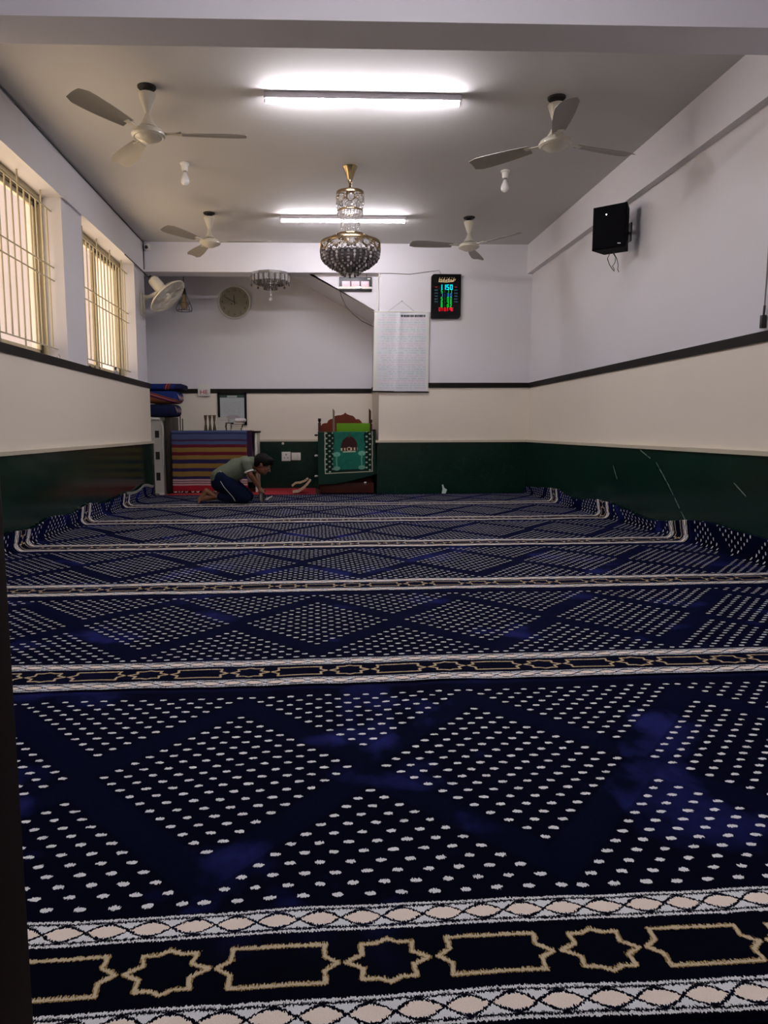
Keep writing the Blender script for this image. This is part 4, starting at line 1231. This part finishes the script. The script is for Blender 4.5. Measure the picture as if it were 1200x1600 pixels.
# sockets on the dado
def plate(p0, p1, label, kind):
    c0, c1 = PY(*p0, YA-T-.01), PY(*p1, YA-T-.01)
    r = empty('wall_socket' if kind else 'wall_switch', ((c0.x+c1.x)/2, YA-T, c1.z), label, 'socket' if kind else 'switch')
    MB().box((c0.x, YA-T-.012, c1.z), (c1.x, YA-T, c0.z), .003).build('plate', m_white_pl, r)
    cx, cz = (c0.x+c1.x)/2, (c0.z+c1.z)/2
    if kind:
        for q in ((0, .022, .009), (-.022, -.018, .007), (.022, -.018, .007)): MB().cyl((cx+q[0], YA-T-.011, cz+q[1]), (cx+q[0], YA-T-.0128, cz+q[1]), q[2]).build('pin_hole', m_black, r)
    else:
        MB().box((cx+.008, YA-T-.016, cz-.026), (cx+.038, YA-T-.010, cz+.026), .002).build('rocker', mat('rocker', (.62, .62, .56), .3), r)
        MB().box((cx-.036, YA-T-.014, cz-.026), (cx+.002, YA-T-.010, cz+.026), .002).build('blank_module', m_white_pl, r)
plate((440, 706), (454.2, 720.2), 'white three-pin socket plate on the green alcove dado', 1)
plate((455.4, 707.2), (469.8, 719), 'white switch plate right of the three-pin socket', 0)
c = PY(442, 693, YA-T-.004)
tag(MB().lathe([(.016, 0), (.014, .008), (.004, .012)], (c.x, YA-T, c.z), (0, -1, 0), n=14).build('hook', m_white_pl), 'tiny white round hook above the socket on the green dado', 'hook')

# white slotted cabinet at the far left
yc = 8.42
x0 = PY(236, 655, yc).x-.06; x1 = PY(254.5, 700, yc).x; zt3 = PY(245, 657, yc).z
r = empty('cabinet', ((x0+x1)/2, yc+.16, 0), 'narrow dirty-white metal cabinet with three square openings at the left of the alcove', 'cabinet')
m_cab = mat('worn_white_metal', (.47, .45, .41), .5, var=.18, scale=9)
holes = [(PY(241.5, 673, yc), PY(248.5, 684, yc)), (PY(242.8, 706, yc), PY(250, 718, yc)), (PY(244, 738.5, yc), PY(251, 751, yc))]
b = MB(); hx0, hx1 = holes[0][0].x, holes[2][1].x
hx1 = min(hx1, x1-.02)
b.box((x0, yc, 0), (hx0, yc+.012, zt3)); b.box((hx1, yc, 0), (x1, yc+.012, zt3))
zprev = zt3
for h0, h1 in holes: b.box((hx0, yc, h0.z), (hx1, yc+.012, zprev)); zprev = h1.z
b.box((hx0, yc, 0), (hx1, yc+.012, zprev))
b.build('front_panel', m_cab, r, smooth=False)
b = MB(); b.box((x0, yc+.012, 0), (x0+.012, yc+.32, zt3)); b.box((x1-.012, yc+.012, 0), (x1, yc+.32, zt3)); b.box((x0, yc+.31, 0), (x1, yc+.32, zt3)); b.box((x0, yc+.012, zt3-.012), (x1, yc+.32, zt3))
b.build('body', m_cab, r, smooth=False)
MB().box((x0+.013, yc+.02, .005), (x1-.013, yc+.03, zt3-.014)).build('shade_sheet', m_hole, r)  # dark sheet set behind the openings in place of the shade inside
c = PY(253.5, 660, yc)
cable([(x1-.004, yc-.006, zt3-.03), (x1+.008, yc-.008, zt3-.10), (x1+.004, yc-.008, zt3-.22), (x1+.002, yc-.006, PY(255, 726, yc).z)], .0055, 'white cable hanging down the right edge of the slotted cabinet', m_white_pl)
tag(MB().tube([(x0+.005, yc-.005, zt3+.021), (x0+.08, yc-.006, zt3+.019), (x1-.025, yc-.002, zt3+.0165)], .018, n=12, rs=[.019, .017, .0155]).build('rolled_paper', m_cap), 'small white roll lying on the slotted cabinet under the folded rugs', 'roll')
# dark wooden cupboard beside it
x2 = PY(268, 700, 8.5).x+.01
r = empty('cupboard', ((x1+x2)/2, 8.65, 0), 'dark brown wooden cupboard between the slotted cabinet and the desk', 'cupboard')
m_cup = mat('dark_brown_veneer', (.022, .014, .008), .5, var=.5, scale=7)
MB().box((x1+.016, 8.50, .0), (dx0-.012, 8.86, zt3+.038), .003).build('body', m_cup, r)
MB().box((x1+.018, 8.494, .06), (dx0-.014, 8.50, .80), .001).build('door', m_cup, r)
MB().sph((dx0-.022, 8.491, .50), .005, n=8).build('knob', m_chrome, r)

# folded rugs on top
def stripes_fn(k0, k1, sx, sy=0.):
    return lambda g, x, y, z: (((z + x*sx + y*sy) - k0)*(1/(k1-k0)) + (g.noise(x, y, z, 20, 2)-.5)*.03).clamp()
NB, N2, RO_, PK, OR = (.010, .030, .20), (.006, .010, .055), (.20, .008, .03), (.50, .22, .24), (.30, .09, .03)
yr = 8.36; rp = lambda px, py: PY(px, py, yr)
zq = zt3+.001
xL, xR_ = rp(232, 640).x-.05, rp(278, 640).x
g1 = rp(240, 628).z; g2 = rp(250, 603).z
cup_top = PY(262, 657, 8.5).z
mt = max(cup_top, zt3+.04)+.002
yr0 = 8.45
def rug(a, c, m, label, seed, shear=(0, 0), rnd=.42):
    o = soft(a, c, rnd, .0035, seed, 12, shear, 9).build('folded_rug', m)
    return tag(o, label, 'rug', 'folded rugs piled on the cupboard')
za = mt; zb1 = za+.15; zc1 = zb1+.155; zd = rp(240, 600).z+.01
mA = ramp_mat('navy_rug_fabric', [(0, N2), (.15, NB), (.3, N2), (.55, (.03, .012, .010)), (.75, N2)], stripes_fn(za, za+.14, .1))
mB = ramp_mat('blue_rug_fabric', [(0, (.26, .09, .03)), (.07, N2), (.13, RO_), (.20, PK), (.27, RO_), (.33, OR), (.38, NB), (.90, N2)], stripes_fn(zb1-.01+.35*1.62, zb1+.16+.35*1.62, -.35))
mB = ramp_mat('blue_rug_fabric', [(0, (.26, .09, .03)), (.07, N2), (.13, RO_), (.20, PK), (.27, RO_), (.33, OR), (.38, NB), (.90, N2)], stripes_fn(zb1-.02-1.62*.30, zb1+.15-1.62*.30, .30))
mC = ramp_mat('striped_rug_fabric', [(0, N2), (.35, NB), (.52, RO_), (.58, OR), (.63, RO_), (.70, PK), (.74, RO_), (.80, NB)], lambda g, x, y, z: ((rp(262, 0).x - x + (z-1.2)*.35)*(1/.26)).clamp())
rug((xL, yr0-.03, za), (xR_-.03, 8.80, zb1-.002), mA, 'dark navy folded rug at the bottom of the pile', 1.2)
rug((xL, yr0-.05, zb1+.008), (xR_, 8.80, zc1-.002), mB, 'bright blue folded rug with red and pink edge stripes, middle of the pile', 4.4)
rug((xL, yr0-.02, zc1+.008), (rp(266, 0).x, 8.78, zd), mC, 'blue folded rug with rust stripes on top of the pile', 8.1)
m_tas = mat('mixed_fringe', (.32, .22, .20), .9, var=.7, scale=80)
fr = [o for o in COL.objects if o.name.startswith('folded_rug')]
for o, x_, za_, zb_ in ((fr[0], xR_-.045, za+.02, zb1-.01), (fr[1], xR_-.012, zb1+.02, zc1-.02)):
    for k in range(9):
        y_ = yr0-.02+k*.035; z_ = zb_-.02-.01*(k % 3)
        MB().tube([(x_, y_, z_), (x_+.014, y_-.004, z_-.02), (x_+.018, y_-.008, z_-.052)], .005, n=5, rs=[.004, .006, .003]).build('tassel', m_tas, o)

# folding book stand lying open on the red rug
q = lambda px, py, Y=8.17: PY(px, py, Y)
r = empty('book_rest', (q(470, 0).x, 8.24, .014), 'pale carved folding book rest lying open on the red rug', 'book stand')
m_pale, nt, b_ = new_mat('pale_carved_wood'); g = G(nt); (x, y, z), _ = g.coords('World')
pt = g.noise(x, y, z, 75, 3)
nt.links.new(g.mix(pt > .58, (.42, .30, .20), (.10, .06, .03)), b_.inputs['Base Color']); b_.inputs['Roughness'].default_value = .6
def board(pts, th, y0, y1, nm):
    P3 = [PY(a, c, 8.17)+Vector((0, 0, .012)) for a, c in pts]; up = []; dn = []
    for i, p in enumerate(P3):
        t = (P3[min(i+1, len(P3)-1)]-P3[max(i-1, 0)]).normalized(); n_ = Vector((-t.z, 0, t.x))
        up.append(p+n_*th/2); dn.append(p-n_*th/2)
    poly = up + dn[::-1]; poly = [Vector((p.x, y0, p.z)) for p in poly]
    MB().prism(poly, (0, y1-y0, 0)).build(nm, m_pale, r)
board([(457.5, 770.5), (466, 769.2), (474, 764), (480, 758), (485, 751.5)], .020, 8.12, 8.30, 'lower_board')
board([(455.5, 762.5), (461, 758), (469, 757.2), (476.0, 754.5), (481, 750.5)], .020, 8.305, 8.40, 'upper_board')

# ------------------------------------------------------------------ wooden pulpit chair with green cloth
yc0 = 8.20
m_redwood = mat('red_brown_wood', (.13, .024, .008), .5, var=.3, scale=10, spec=.2)
m_dkred = mat('dark_red_wood', (.045, .009, .005), .5, var=.3, scale=10, spec=.2)
X = lambda px, Y=yc0: PY(px, 700, Y).x
Z = lambda py, Y=yc0: PY(540, py, Y).z
r = empty('pulpit_chair', ((X(499)+X(583))/2, 8.45, .012), 'carved reddish wooden pulpit chair against the end of the back wall', 'chair')
xl, xr = X(497), X(586)
MB().box((xl+.02, yc0, .012), (xr-.015, 8.82, .13), .004).build('base_step', m_dkred, r)
MB().box((xl+.035, yc0+.03, .13), (xr-.03, 8.80, Z(690)), .004).build('seat_box', m_dkred, r)
ybk = 8.74
crest = [(501, 677), (501, 666), (504, 662), (508, 661), (511, 661), (513, 657), (516, 655), (520, 654), (523, 650), (527, 649), (533, 648.5), (537, 647), (539.5, 644.5), (542, 647), (546, 648.5), (551, 649.5), (554, 652), (556, 655), (561, 655), (564, 658), (566, 661), (570, 661), (574, 664), (580, 666), (580, 677)]
P2 = [Vector((PY(a, c, ybk).x, ybk, PY(a, c, ybk).z)) for a, c in crest]
for v in P2: v.x = min(v.x, .668)
P2 = [Vector((P2[0].x, ybk, .5))] + P2 + [Vector((P2[-1].x, ybk, .5))]
MB().prism(P2, (0, .03, 0)).build('carved_backboard', m_redwood, r, smooth=False)
for s_, pxc in ((-1, 499.2), (1, 581.5)):
    c = PY(pxc, 660, 8.70); c.x = min(c.x, .672)
    MB().box((c.x-.018, 8.68, .012), (c.x+.018, 8.72, PY(0, 662 if s_ < 0 else 664, 8.7).z), .003).build('post', m_dkred, r)
    zz_ = PY(0, 662 if s_ < 0 else 664, 8.7).z
    MB().lathe([(.012, 0), (.010, .008), (.018, .018), (.022, .030), (.016, .040), (.022, .046), (.020, .052)], (c.x, 8.70, zz_), n=16).build('finial', m_wood_dark, r)
for pxc, tp in ((521.3, 638.5), (578, 638.5)):
    a = PY(pxc, 676, 8.30); c = PY(pxc-.5, tp, 8.30)
    MB().prism([Vector((a.x-.010, 8.30, Z(690))), Vector((a.x+.012, 8.30, Z(690))), Vector((a.x+.013, 8.30, c.z-.03)), Vector((a.x+.002, 8.30, c.z-.01)), Vector((a.x-.010, 8.30, c.z))], (0, .012 if pxc < 550 else .05, 0)).build('upright_slat', m_dkred if pxc > 550 else mat('weathered_slat', (.14, .12, .08), .6), r)
MB().box((PY(523, 0, 8.27).x, 8.27, PY(0, 677.5, 8.27).z), (PY(578.5, 0, 8.27).x, 8.285, PY(0, 663, 8.27).z), .002).build('lime_board', mat('lime_paint', (.10, .26, .006), .6, spec=.2), r)
for y_, pz in ((8.30, 712), (8.30, 744), (8.30, 680)):
    c = PY(494, pz, y_)
    MB().cyl((xl+.04, y_, c.z), (c.x+.012, y_, c.z), .008, n=8).sph((c.x, y_, c.z), .016, (1.3, 1, .8), n=12).build('side_knob', m_rim if pz > 700 else m_wood_dark, r)
MB().box((PY(585, 0, 8.4).x, 8.25, PY(0, 690, 8.4).z), (.694, 8.62, PY(0, 673, 8.4).z), .004).build('armrest', m_wood_dark, r)
c = PY(571, 755, yc0-.004)
MB().lathe([(.022, 0), (.018, .004), (.006, .006)], (c.x, yc0, c.z), (0, -1, 0), n=20).build('emblem', m_chrome, r)
# draped cloth
ytop = 8.165
nx2, nz2 = 60, 60
Lx, Rx = PY(496.5, 680, ytop).x, PY(585.5, 680, ytop).x
def cloth_pt(u, t):
    """u across, t from top 0 to bottom 1"""
    zt_ = PY(540, 675.5, ytop).z
    zb_ = PY(540, 757 - 16*max(0, (u-.25)/.75)**1.3, ytop).z
    x = Lx+(Rx-Lx)*u + .030*t*(1 if u > .5 else 0)*(u-.5)*2
    z = zt_*(1-t) + zb_*t - .02*math.sin(u*PI)*t*0
    y = ytop - .012*t*math.sin(u*9+t*2) - .008*t*noise.noise(Vector((u*6, t*2, 3))) - .02*t*abs(u-.5)
    return Vector((x, y, z))
vs = []; uvq = []
for t_, (yy, dz_) in enumerate(((8.255, .0), (8.235, .0), (8.215, .0), (8.195, .0))):
    for i in range(nx2+1):
        p = cloth_pt(i/nx2, 0); vs.append((p.x, yy, p.z+.004*(yy < 8.25))); uvq.append((i/nx2, 0))
for j in range(nz2+1):
    for i in range(nx2+1): vs.append(cloth_pt(i/nx2, j/nz2)); uvq.append((i/nx2, j/nz2))
fs = []
for j in range(nz2+4):
    for i in range(nx2): p = j*(nx2+1)+i; fs.append([p, p+1, p+nx2+2, p+nx2+1])
m_gc, nt, b_ = new_mat('green_draped_velvet'); g = G(nt); (x, y, z), _ = g.coords('World')
# printed picture in real cloth coordinates (metres across / down from the cloth's upper left corner)
A_ = PY(507, 675, ytop-.01); B_ = PY(584, 675, ytop-.01); Cc = PY(507, 742, ytop-.01)
Wp = B_.x-A_.x; Hp = A_.z-Cc.z
p_ = (x-A_.x)*(1/Wp); q_ = (A_.z-z)*(1/Hp)
p_ = p_ + q_*.0 + (g.noise(z, 1., 0., 14, 1)-.5)*.03
q_ = q_ + p_*.05*1.0
green, dkg, teal = (.003, .022, .015), (.002, .012, .008), (.006, .115, .075)
nn = g.noise(x, y, z, 20, 4)
tl = g.mix(nn, (.003, .085, .055), (.012, .16, .11))
inpan = ((p_-.49).abs() < .49)*(q_ < .98)
col = g.mix(0.0, green, green)
pc = g.mix(0.0, dkg, dkg)
dot = ((p_*46).sin()*(q_*52).sin()) > .55
side = ((p_-.5).abs() > .33)
pc = g.mix(dot*side, pc, (.30, .42, .32))
lob = (((q_*9).sin().abs())*.025)
center = ((p_-.5).abs() < .325 - lob*(q_ < .45))*(q_ < .90)
pc = g.mix(center, pc, tl)
low = ((p_-.5).abs() < .325)*(q_ > .45)*(q_ < .90)
def ell(cx_, cy_, rx, ry): return ((p_-cx_)*(p_-cx_)*(1/rx**2) + (q_-cy_)*(q_-cy_)*(1/ry**2)) < 1
dome = ell(.50, .37, .165, .24)*(q_ < .40)
pc = g.mix(dome, pc, (.035, .010, .012))
pc = g.mix(((p_-.5).abs() < .014)*((q_-.10).abs() < .06), pc, (.08, .05, .02))
pc = g.mix(((p_-.5).abs() < .17)*((q_-.425).abs() < .045), pc, (.07, .03, .02))
pc = g.mix(((p_-.5).abs() < .17)*((q_-.425).abs() < .03)*((p_*95).sin() > .35), pc, (.62, .55, .38))
pc = g.mix(ell(.5, .425, .045, .05), pc, (.55, .42, .25)); pc = g.mix(ell(.5, .425, .025, .035), pc, (.05, .015, .012))
pc = g.mix(((p_-.5).abs() < .13)*((q_-.485).abs() < .014), pc, (.40, .50, .36))
for cx_ in (.245, .755):
    pc = g.mix(ell(cx_, .535, .075, .055), pc, (.14, .38, .28)); pc = g.mix(((p_-cx_).abs() < .012)*((q_-.68).abs() < .16), pc, (.10, .30, .21)); pc = g.mix(ell(cx_, .865, .07, .05), pc, (.13, .30, .22))
edge = (((p_-.49).abs() - .483).abs() < .011) + (((q_-.975).abs() < .013)*((p_-.49).abs() < .49))
pc = g.mix(edge.clamp(), pc, (.42, .42, .30))
col = g.mix(inpan*(q_ > .0), col, pc)
nt.links.new(col, b_.inputs['Base Color']); b_.inputs['Roughness'].default_value = .75; b_.inputs['Specular IOR Level'].default_value = .2
o = MB().add(vs, fs).build('draped_cloth', m_gc)
sd = o.modifiers.new('thickness', 'SOLIDIFY'); sd.thickness = .004; sd.offset = 1
tag(o, 'dark green velvet cloth with a domed building print draped over the pulpit chair', 'cloth')
# ------------------------------------------------------------------ kneeling boy
def blob(name, parts, m, parent, voxel=.006, smooth=6, off=None):
    """parts: ('c', a, b, r1, r2[, ysc]) tapered limb, ('e', centre, (rx,ry,rz), quaternion or None)"""
    b = MB()
    for p in parts:
        if p[0] == 'c':
            A, B, r1, r2 = Vector(p[1]), Vector(p[2]), p[3], p[4]
            b.cyl(A, B, r1, r2, n=20); b.sph(A, r1, n=20); b.sph(B, r2, n=20)
        else:
            b.sph(p[1], 1, p[2], n=28, q=(p[3] if len(p) > 3 else None))
    o = b.build(name, m, parent)
    rm = o.modifiers.new('r', 'REMESH'); rm.mode = 'VOXEL'; rm.voxel_size = voxel
    sm = o.modifiers.new('s', 'SMOOTH'); sm.factor = .5; sm.iterations = smooth
    dg = bpy.context.evaluated_depsgraph_get()
    me = bpy.data.meshes.new_from_object(o.evaluated_get(dg)); me.name = name
    o.modifiers.clear(); o.data = me
    me.materials.clear(); me.materials.append(m); me.shade_smooth()
    return o
m_skin = mat('brown_skin', (.17, .070, .038), .5, var=.06, scale=25, spec=.35)
m_shirt = mat('grey_green_tshirt', (.092, .112, .078), .85, var=.12, scale=14, bump=.25)
m_trous = mat('navy_trousers', (.004, .007, .024), .9, var=.2, scale=20, bump=.2, spec=.08)
m_white_c = mat('white_trim_cloth', (.55, .55, .50), .8)
m_hair = mat('black_hair', (.0025, .002, .002), .6, var=.3, scale=120, bump=.6, spec=.12)
G0 = .021                                   # carpet surface
YN, YFar = 7.055, 7.215                        # near and far side of the body
r = empty('person', (-.82, 7.14, G0), 'boy in grey-green t-shirt and navy trousers kneeling and bending over a small reel', 'person')
hipN, hipF = (-.945, YN+.01, .27), (-.945, YFar-.01, .27)
kneeN, kneeF = (-.715, YN-.012, G0+.055), (-.705, YFar+.015, G0+.055)
ankN, ankF = (-1.015, YN-.005, G0+.070), (-.985, YFar+.01, G0+.045)
shN, shF = (-.690, YN-.045, .420), (-.690, YFar+.045, .420)
elN, elF = (-.655, YN-.065, .310), (-.625, YFar+.070, .300)
wrN, wrF = (-.578, 7.070, .178), (-.585, 7.185, .165)
hf = Vector((.86, -.02, -.51)).normalized(); hu = Vector((.51, 0, .86)).normalized(); hs = hu.cross(hf)
Q = Matrix((hf, hs, hu)).transposed().to_quaternion()
HC = Vector((-.540, 7.125, .400))
hp = lambda f, s_, u: HC + hf*f + hs*s_ + hu*u
parts = [('e', HC+hu*.020-hf*.008, (.088, .072, .082), Q), ('e', hp(.018, 0, -.038), (.062, .054, .058), Q), ('e', hp(.046, 0, -.066), (.026, .030, .022), Q),
         ('c', hp(-.030, 0, -.045), (-.665, 7.135, .430), .036, .042),
         ('c', hp(.078, 0, .004), hp(.094, 0, -.022), .007, .012), ('e', hp(.084, .011, -.026), (.009, .008, .007), Q), ('e', hp(.084, -.011, -.026), (.009, .008, .007), Q),
         ('e', hp(.066, 0, -.046), (.015, .019, .005), Q), ('e', hp(.064, 0, -.056), (.014, .016, .005), Q),
         ('e', hp(.066, .026, .022), (.010, .020, .006), Q), ('e', hp(.066, -.026, .022), (.010, .020, .006), Q),
         ('e', hp(.050, .038, -.022), (.018, .016, .018), Q), ('e', hp(.050, -.038, -.022), (.018, .016, .018), Q)]
for s_ in (-1, 1):
    parts += [('e', hp(-.006, s_*.072, -.008), (.014, .006, .021), Q), ('e', hp(-.012, s_*.078, .002), (.010, .005, .012), Q)]
# torso core keeps the body continuous beneath the clothes
parts += [('c', (-.66, 7.135, .425), (-.72, 7.135, .40), .050, .075), ('c', (-.72, 7.135, .395), (-.93, 7.135, .28), .080, .085),
          ('c', shN, (-.70, 7.135, .40), .040, .07), ('c', shF, (-.70, 7.135, .40), .040, .07),
          ('c', shN, elN, .036, .028), ('c', elN, wrN, .028, .018), ('c', shF, elF, .036, .028), ('c', elF, wrF, .028, .018),
          ('c', hipN, kneeN, .062, .044), ('c', hipF, kneeF, .062, .044), ('c', kneeN, ankN, .042, .024), ('c', kneeF, ankF, .042, .024),
          ('c', (-.93, 7.10, .28), hipN, .08, .07), ('c', (-.93, 7.17, .28), hipF, .08, .07)]
# feet, toes bent on the carpet, heel raised
def foot(ank, heel, ball, toe, sy):
    P = [('c', ank, heel, .024, .026), ('c', heel, ball, .027, .022), ('c', ank, ball, .022, .024)]
    b_, t_ = Vector(ball), Vector(toe)
    for k in range(5):
        w = (k-2)*.0135; L = 1 - .09*abs(k-(1 if sy > 0 else 3))
        P.append(('c', b_+Vector((0, w, 0)), b_+(t_-b_)*L+Vector((0, w*1.15, 0)), .0125, .009 if k not in (0,) else .011))
    return P
parts += foot(ankN, (-1.095, YN-.005, G0+.125), (-1.165, YN-.006, G0+.040), (-1.172, YN-.006, G0+.010), 1)
parts += foot(ankF, (-1.045, YFar+.015, G0+.075), (-1.125, YFar+.02, G0+.030), (-1.150, YFar+.02, G0+.010), -1)
# hands: palm plus five bent fingers
REEL = Vector((-.553, 7.125, G0+.062)); RR_ = .060; RW = .020
def hand_parts(wr, side, a0):
    """side -1: near hand, fingers run over the top of the reel away from the viewer"""
    def rim(x, ang, rad): return REEL + Vector((x, side*-1*rad*math.cos(math.radians(ang))*-1, rad*math.sin(math.radians(ang))))
    wr = Vector(wr); pc = rim(-.004, a0, RR_+.020); P = [('c', wr, pc, .017, .019), ('e', pc, (.024, .020, .013))]
    for k in range(4):
        x = -.022 + .0145*k; L = (14, 17, 16, 12)[k]
        q = [rim(x*.8, a0+4, RR_+.017), rim(x, a0+L, RR_+.013), rim(x*1.05, a0+2*L, RR_+.010), rim(x*1.05, a0+2.8*L, RR_+.0085)]
        for i_, (m, n_) in enumerate(zip(q[:-1], q[1:])): P.append(('c', m, n_, .0085-.0008*i_, .0078-.0009*i_))
    q = [wr+(pc-wr)*.5, rim(.024, a0-14, RR_+.014), rim(.030, a0-4, RR_+.011), rim(.031, a0+8, RR_+.008)]
    for i_, (m, n_) in enumerate(zip(q[:-1], q[1:])): P.append(('c', m, n_, .0105-.001*i_, .0095-.0012*i_))
    return P
parts += hand_parts(wrN, -1, 42)
parts += hand_parts(wrF, 1, 48)
body = blob('body', parts, m_skin, r, .0045, 4)
# clothes
shirt = blob('t_shirt', [('c', (-.655, 7.135, .428), (-.715, 7.135, .405), .056, .085), ('c', (-.72, 7.10, .398), (-.93, 7.10, .300), .088, .095), ('c', (-.72, 7.17, .398), (-.93, 7.17, .300), .088, .095),
                         ('c', (-.80, 7.135, .355), (-.86, 7.135, .315), .115, .105), ('c', (-.93, 7.10, .292), (-.962, 7.095, .272), .098, .100), ('c', (-.93, 7.17, .292), (-.962, 7.175, .272), .098, .100),
                         ('c', shN, (-.715, 7.12, .405), .052, .08), ('c', shF, (-.715, 7.15, .405), .052, .08),
                         ('c', shN, Vector(shN)+(Vector(elN)-Vector(shN))*.52, .050, .044), ('c', shF, Vector(shF)+(Vector(elF)-Vector(shF))*.52, .050, .044)], m_shirt, r, .007, 7)
trous = blob('trousers', [('c', (-.965, 7.09, .225), hipN, .094, .086), ('c', (-.965, 7.18, .225), hipF, .094, .086), ('c', hipN, kneeN, .084, .060), ('c', hipF, kneeF, .084, .060),
                          ('c', (-.90, YN, .20), (-.80, YN, .12), .085, .075),
                          ('c', kneeN, (-.96, YN-.008, G0+.066), .0545, .040), ('c', kneeF, (-.95, YFar+.012, G0+.052), .0545, .038)], m_trous, r, .007, 7)
hair = blob('hair', [('e', HC+hu*.030-hf*.016, (.094, .079, .083), Q), ('e', hp(.040, 0, .078), (.052, .060, .030), Q), ('e', hp(-.050, 0, -.008), (.045, .062, .055), Q), ('e', hp(.070, -.020, .060), (.026, .034, .020), Q)], m_hair, r, .006, 3)
def bvh_of(o):
    dg = bpy.context.evaluated_depsgraph_get(); off = wloc(o)
    return BVHTree.FromPolygons([v.co+off for v in o.data.vertices], [list(p.vertices) for p in o.data.polygons])
def on_near(o, pts, lift=.001):
    t = bvh_of(o); out = []
    for a, c in pts:
        d = (PY(a, c, 7.0) - Vector((0, 0, EYE))).normalized()
        h = t.ray_cast(PY(a, c, 6.6), d)
        if h[0] is not None: out.append(h[0] - d*lift)
    return out
def dense(pts, n=5):
    o = []
    for (a, b_), (c, d) in zip(pts[:-1], pts[1:]): o += [(a+(c-a)*i/n, b_+(d-b_)*i/n) for i in range(n)]
    return o+[pts[-1]]
def line(parent, surf, pts, rad, m, nm):
    q = on_near(surf, dense(pts))
    if len(q) > 2: MB().tube(q, rad, n=6).build(nm, m, parent)
line(trous, trous, [(344.5, 752), (350, 761), (357, 769), (364, 777), (367.5, 783)], .0028, m_white_c, 'piping')
line(shirt, shirt, [(341.5, 737), (345, 741.5), (350.5, 744.5)], .0022, m_white_c, 'printed_stripe')
line(shirt, shirt, [(343.5, 735.5), (347.5, 740), (352, 743.5)], .0022, m_white_c, 'printed_stripe')
# sleeve cuffs
for sh, el in ((shN, elN), (shF, elF)):
    a = Vector(sh)+(Vector(el)-Vector(sh))*.60; d = (Vector(el)-Vector(sh)).normalized()
    MB().lathe([(.036, -.006), (.0475, -.007), (.0470, .007), (.036, .008), (.036, -.006)], a+d*.014, d, n=28, cap=False).build('sleeve_cuff', m_white_c, shirt)
m_eye = mat('eye_white', (.45, .42, .40), .3); m_iris = mat('dark_iris', (.01, .008, .006), .2)
for s_ in (-1, 1):
    e_ = MB().sph(hp(.0655, s_*.026, .004), .0105, n=12).build('eye', m_eye, body)
    MB().sph(hp(.0745, s_*.026, .001), .0048, n=10).build('iris', m_iris, e_)
# the reel under his hands
r2 = empty('reel', (REEL.x, REEL.y, G0), 'small black and white reel standing on its edge under the kneeling boy\'s hand', 'reel')
ax = (1, -.12, 0)
MB().lathe([(.02, -RW), (RR_-.004, -RW), (RR_, -RW+.003), (RR_, -RW+.008), (RR_-.006, -RW+.010)], REEL, ax, n=40).build('rim', m_black_pl, r2)
MB().lathe([(.02, -RW+.011), (RR_-.003, -RW+.011), (RR_-.003, -RW+.017), (.02, -RW+.017)], REEL, ax, n=40).build('white_band', m_white_c, r2)
MB().lathe([(.02, -RW+.018), (RR_-.007, -RW+.018), (RR_-.007, RW-.016), (.02, RW-.016)], REEL, ax, n=40).build('core', m_black_pl, r2)
MB().lathe([(.02, RW-.015), (RR_-.003, RW-.015), (RR_-.003, RW-.009), (.02, RW-.009)], REEL, ax, n=40).build('white_band', m_white_c, r2)
MB().lathe([(RR_-.006, RW-.008), (RR_, RW-.006), (RR_, RW-.001), (.02, RW)], REEL, ax, n=40).build('rim', m_black_pl, r2)
# crumpled white scrap
c = PY(420, 781, 7.25)
tag(MB().tube([(c.x-.035, 7.27, G0+.012), (c.x-.012, 7.25, G0+.018), (c.x+.006, 7.25, G0+.034), (c.x+.040, 7.24, G0+.050)], .008, n=7, rs=[.005, .010, .007, .004]).build('cloth_scrap', m_cap), 'tiny crumpled white scrap on the carpet right of the reel', 'scrap')
c = PY(252, 771, 8.2)
tag(soft((c.x-.03, 8.20, .001), (c.x+.03, 8.25, .028), .4, .006, 6, 5).build('paper_scrap', m_cap), 'small crumpled white paper on the floor below the slotted cabinet', 'paper')
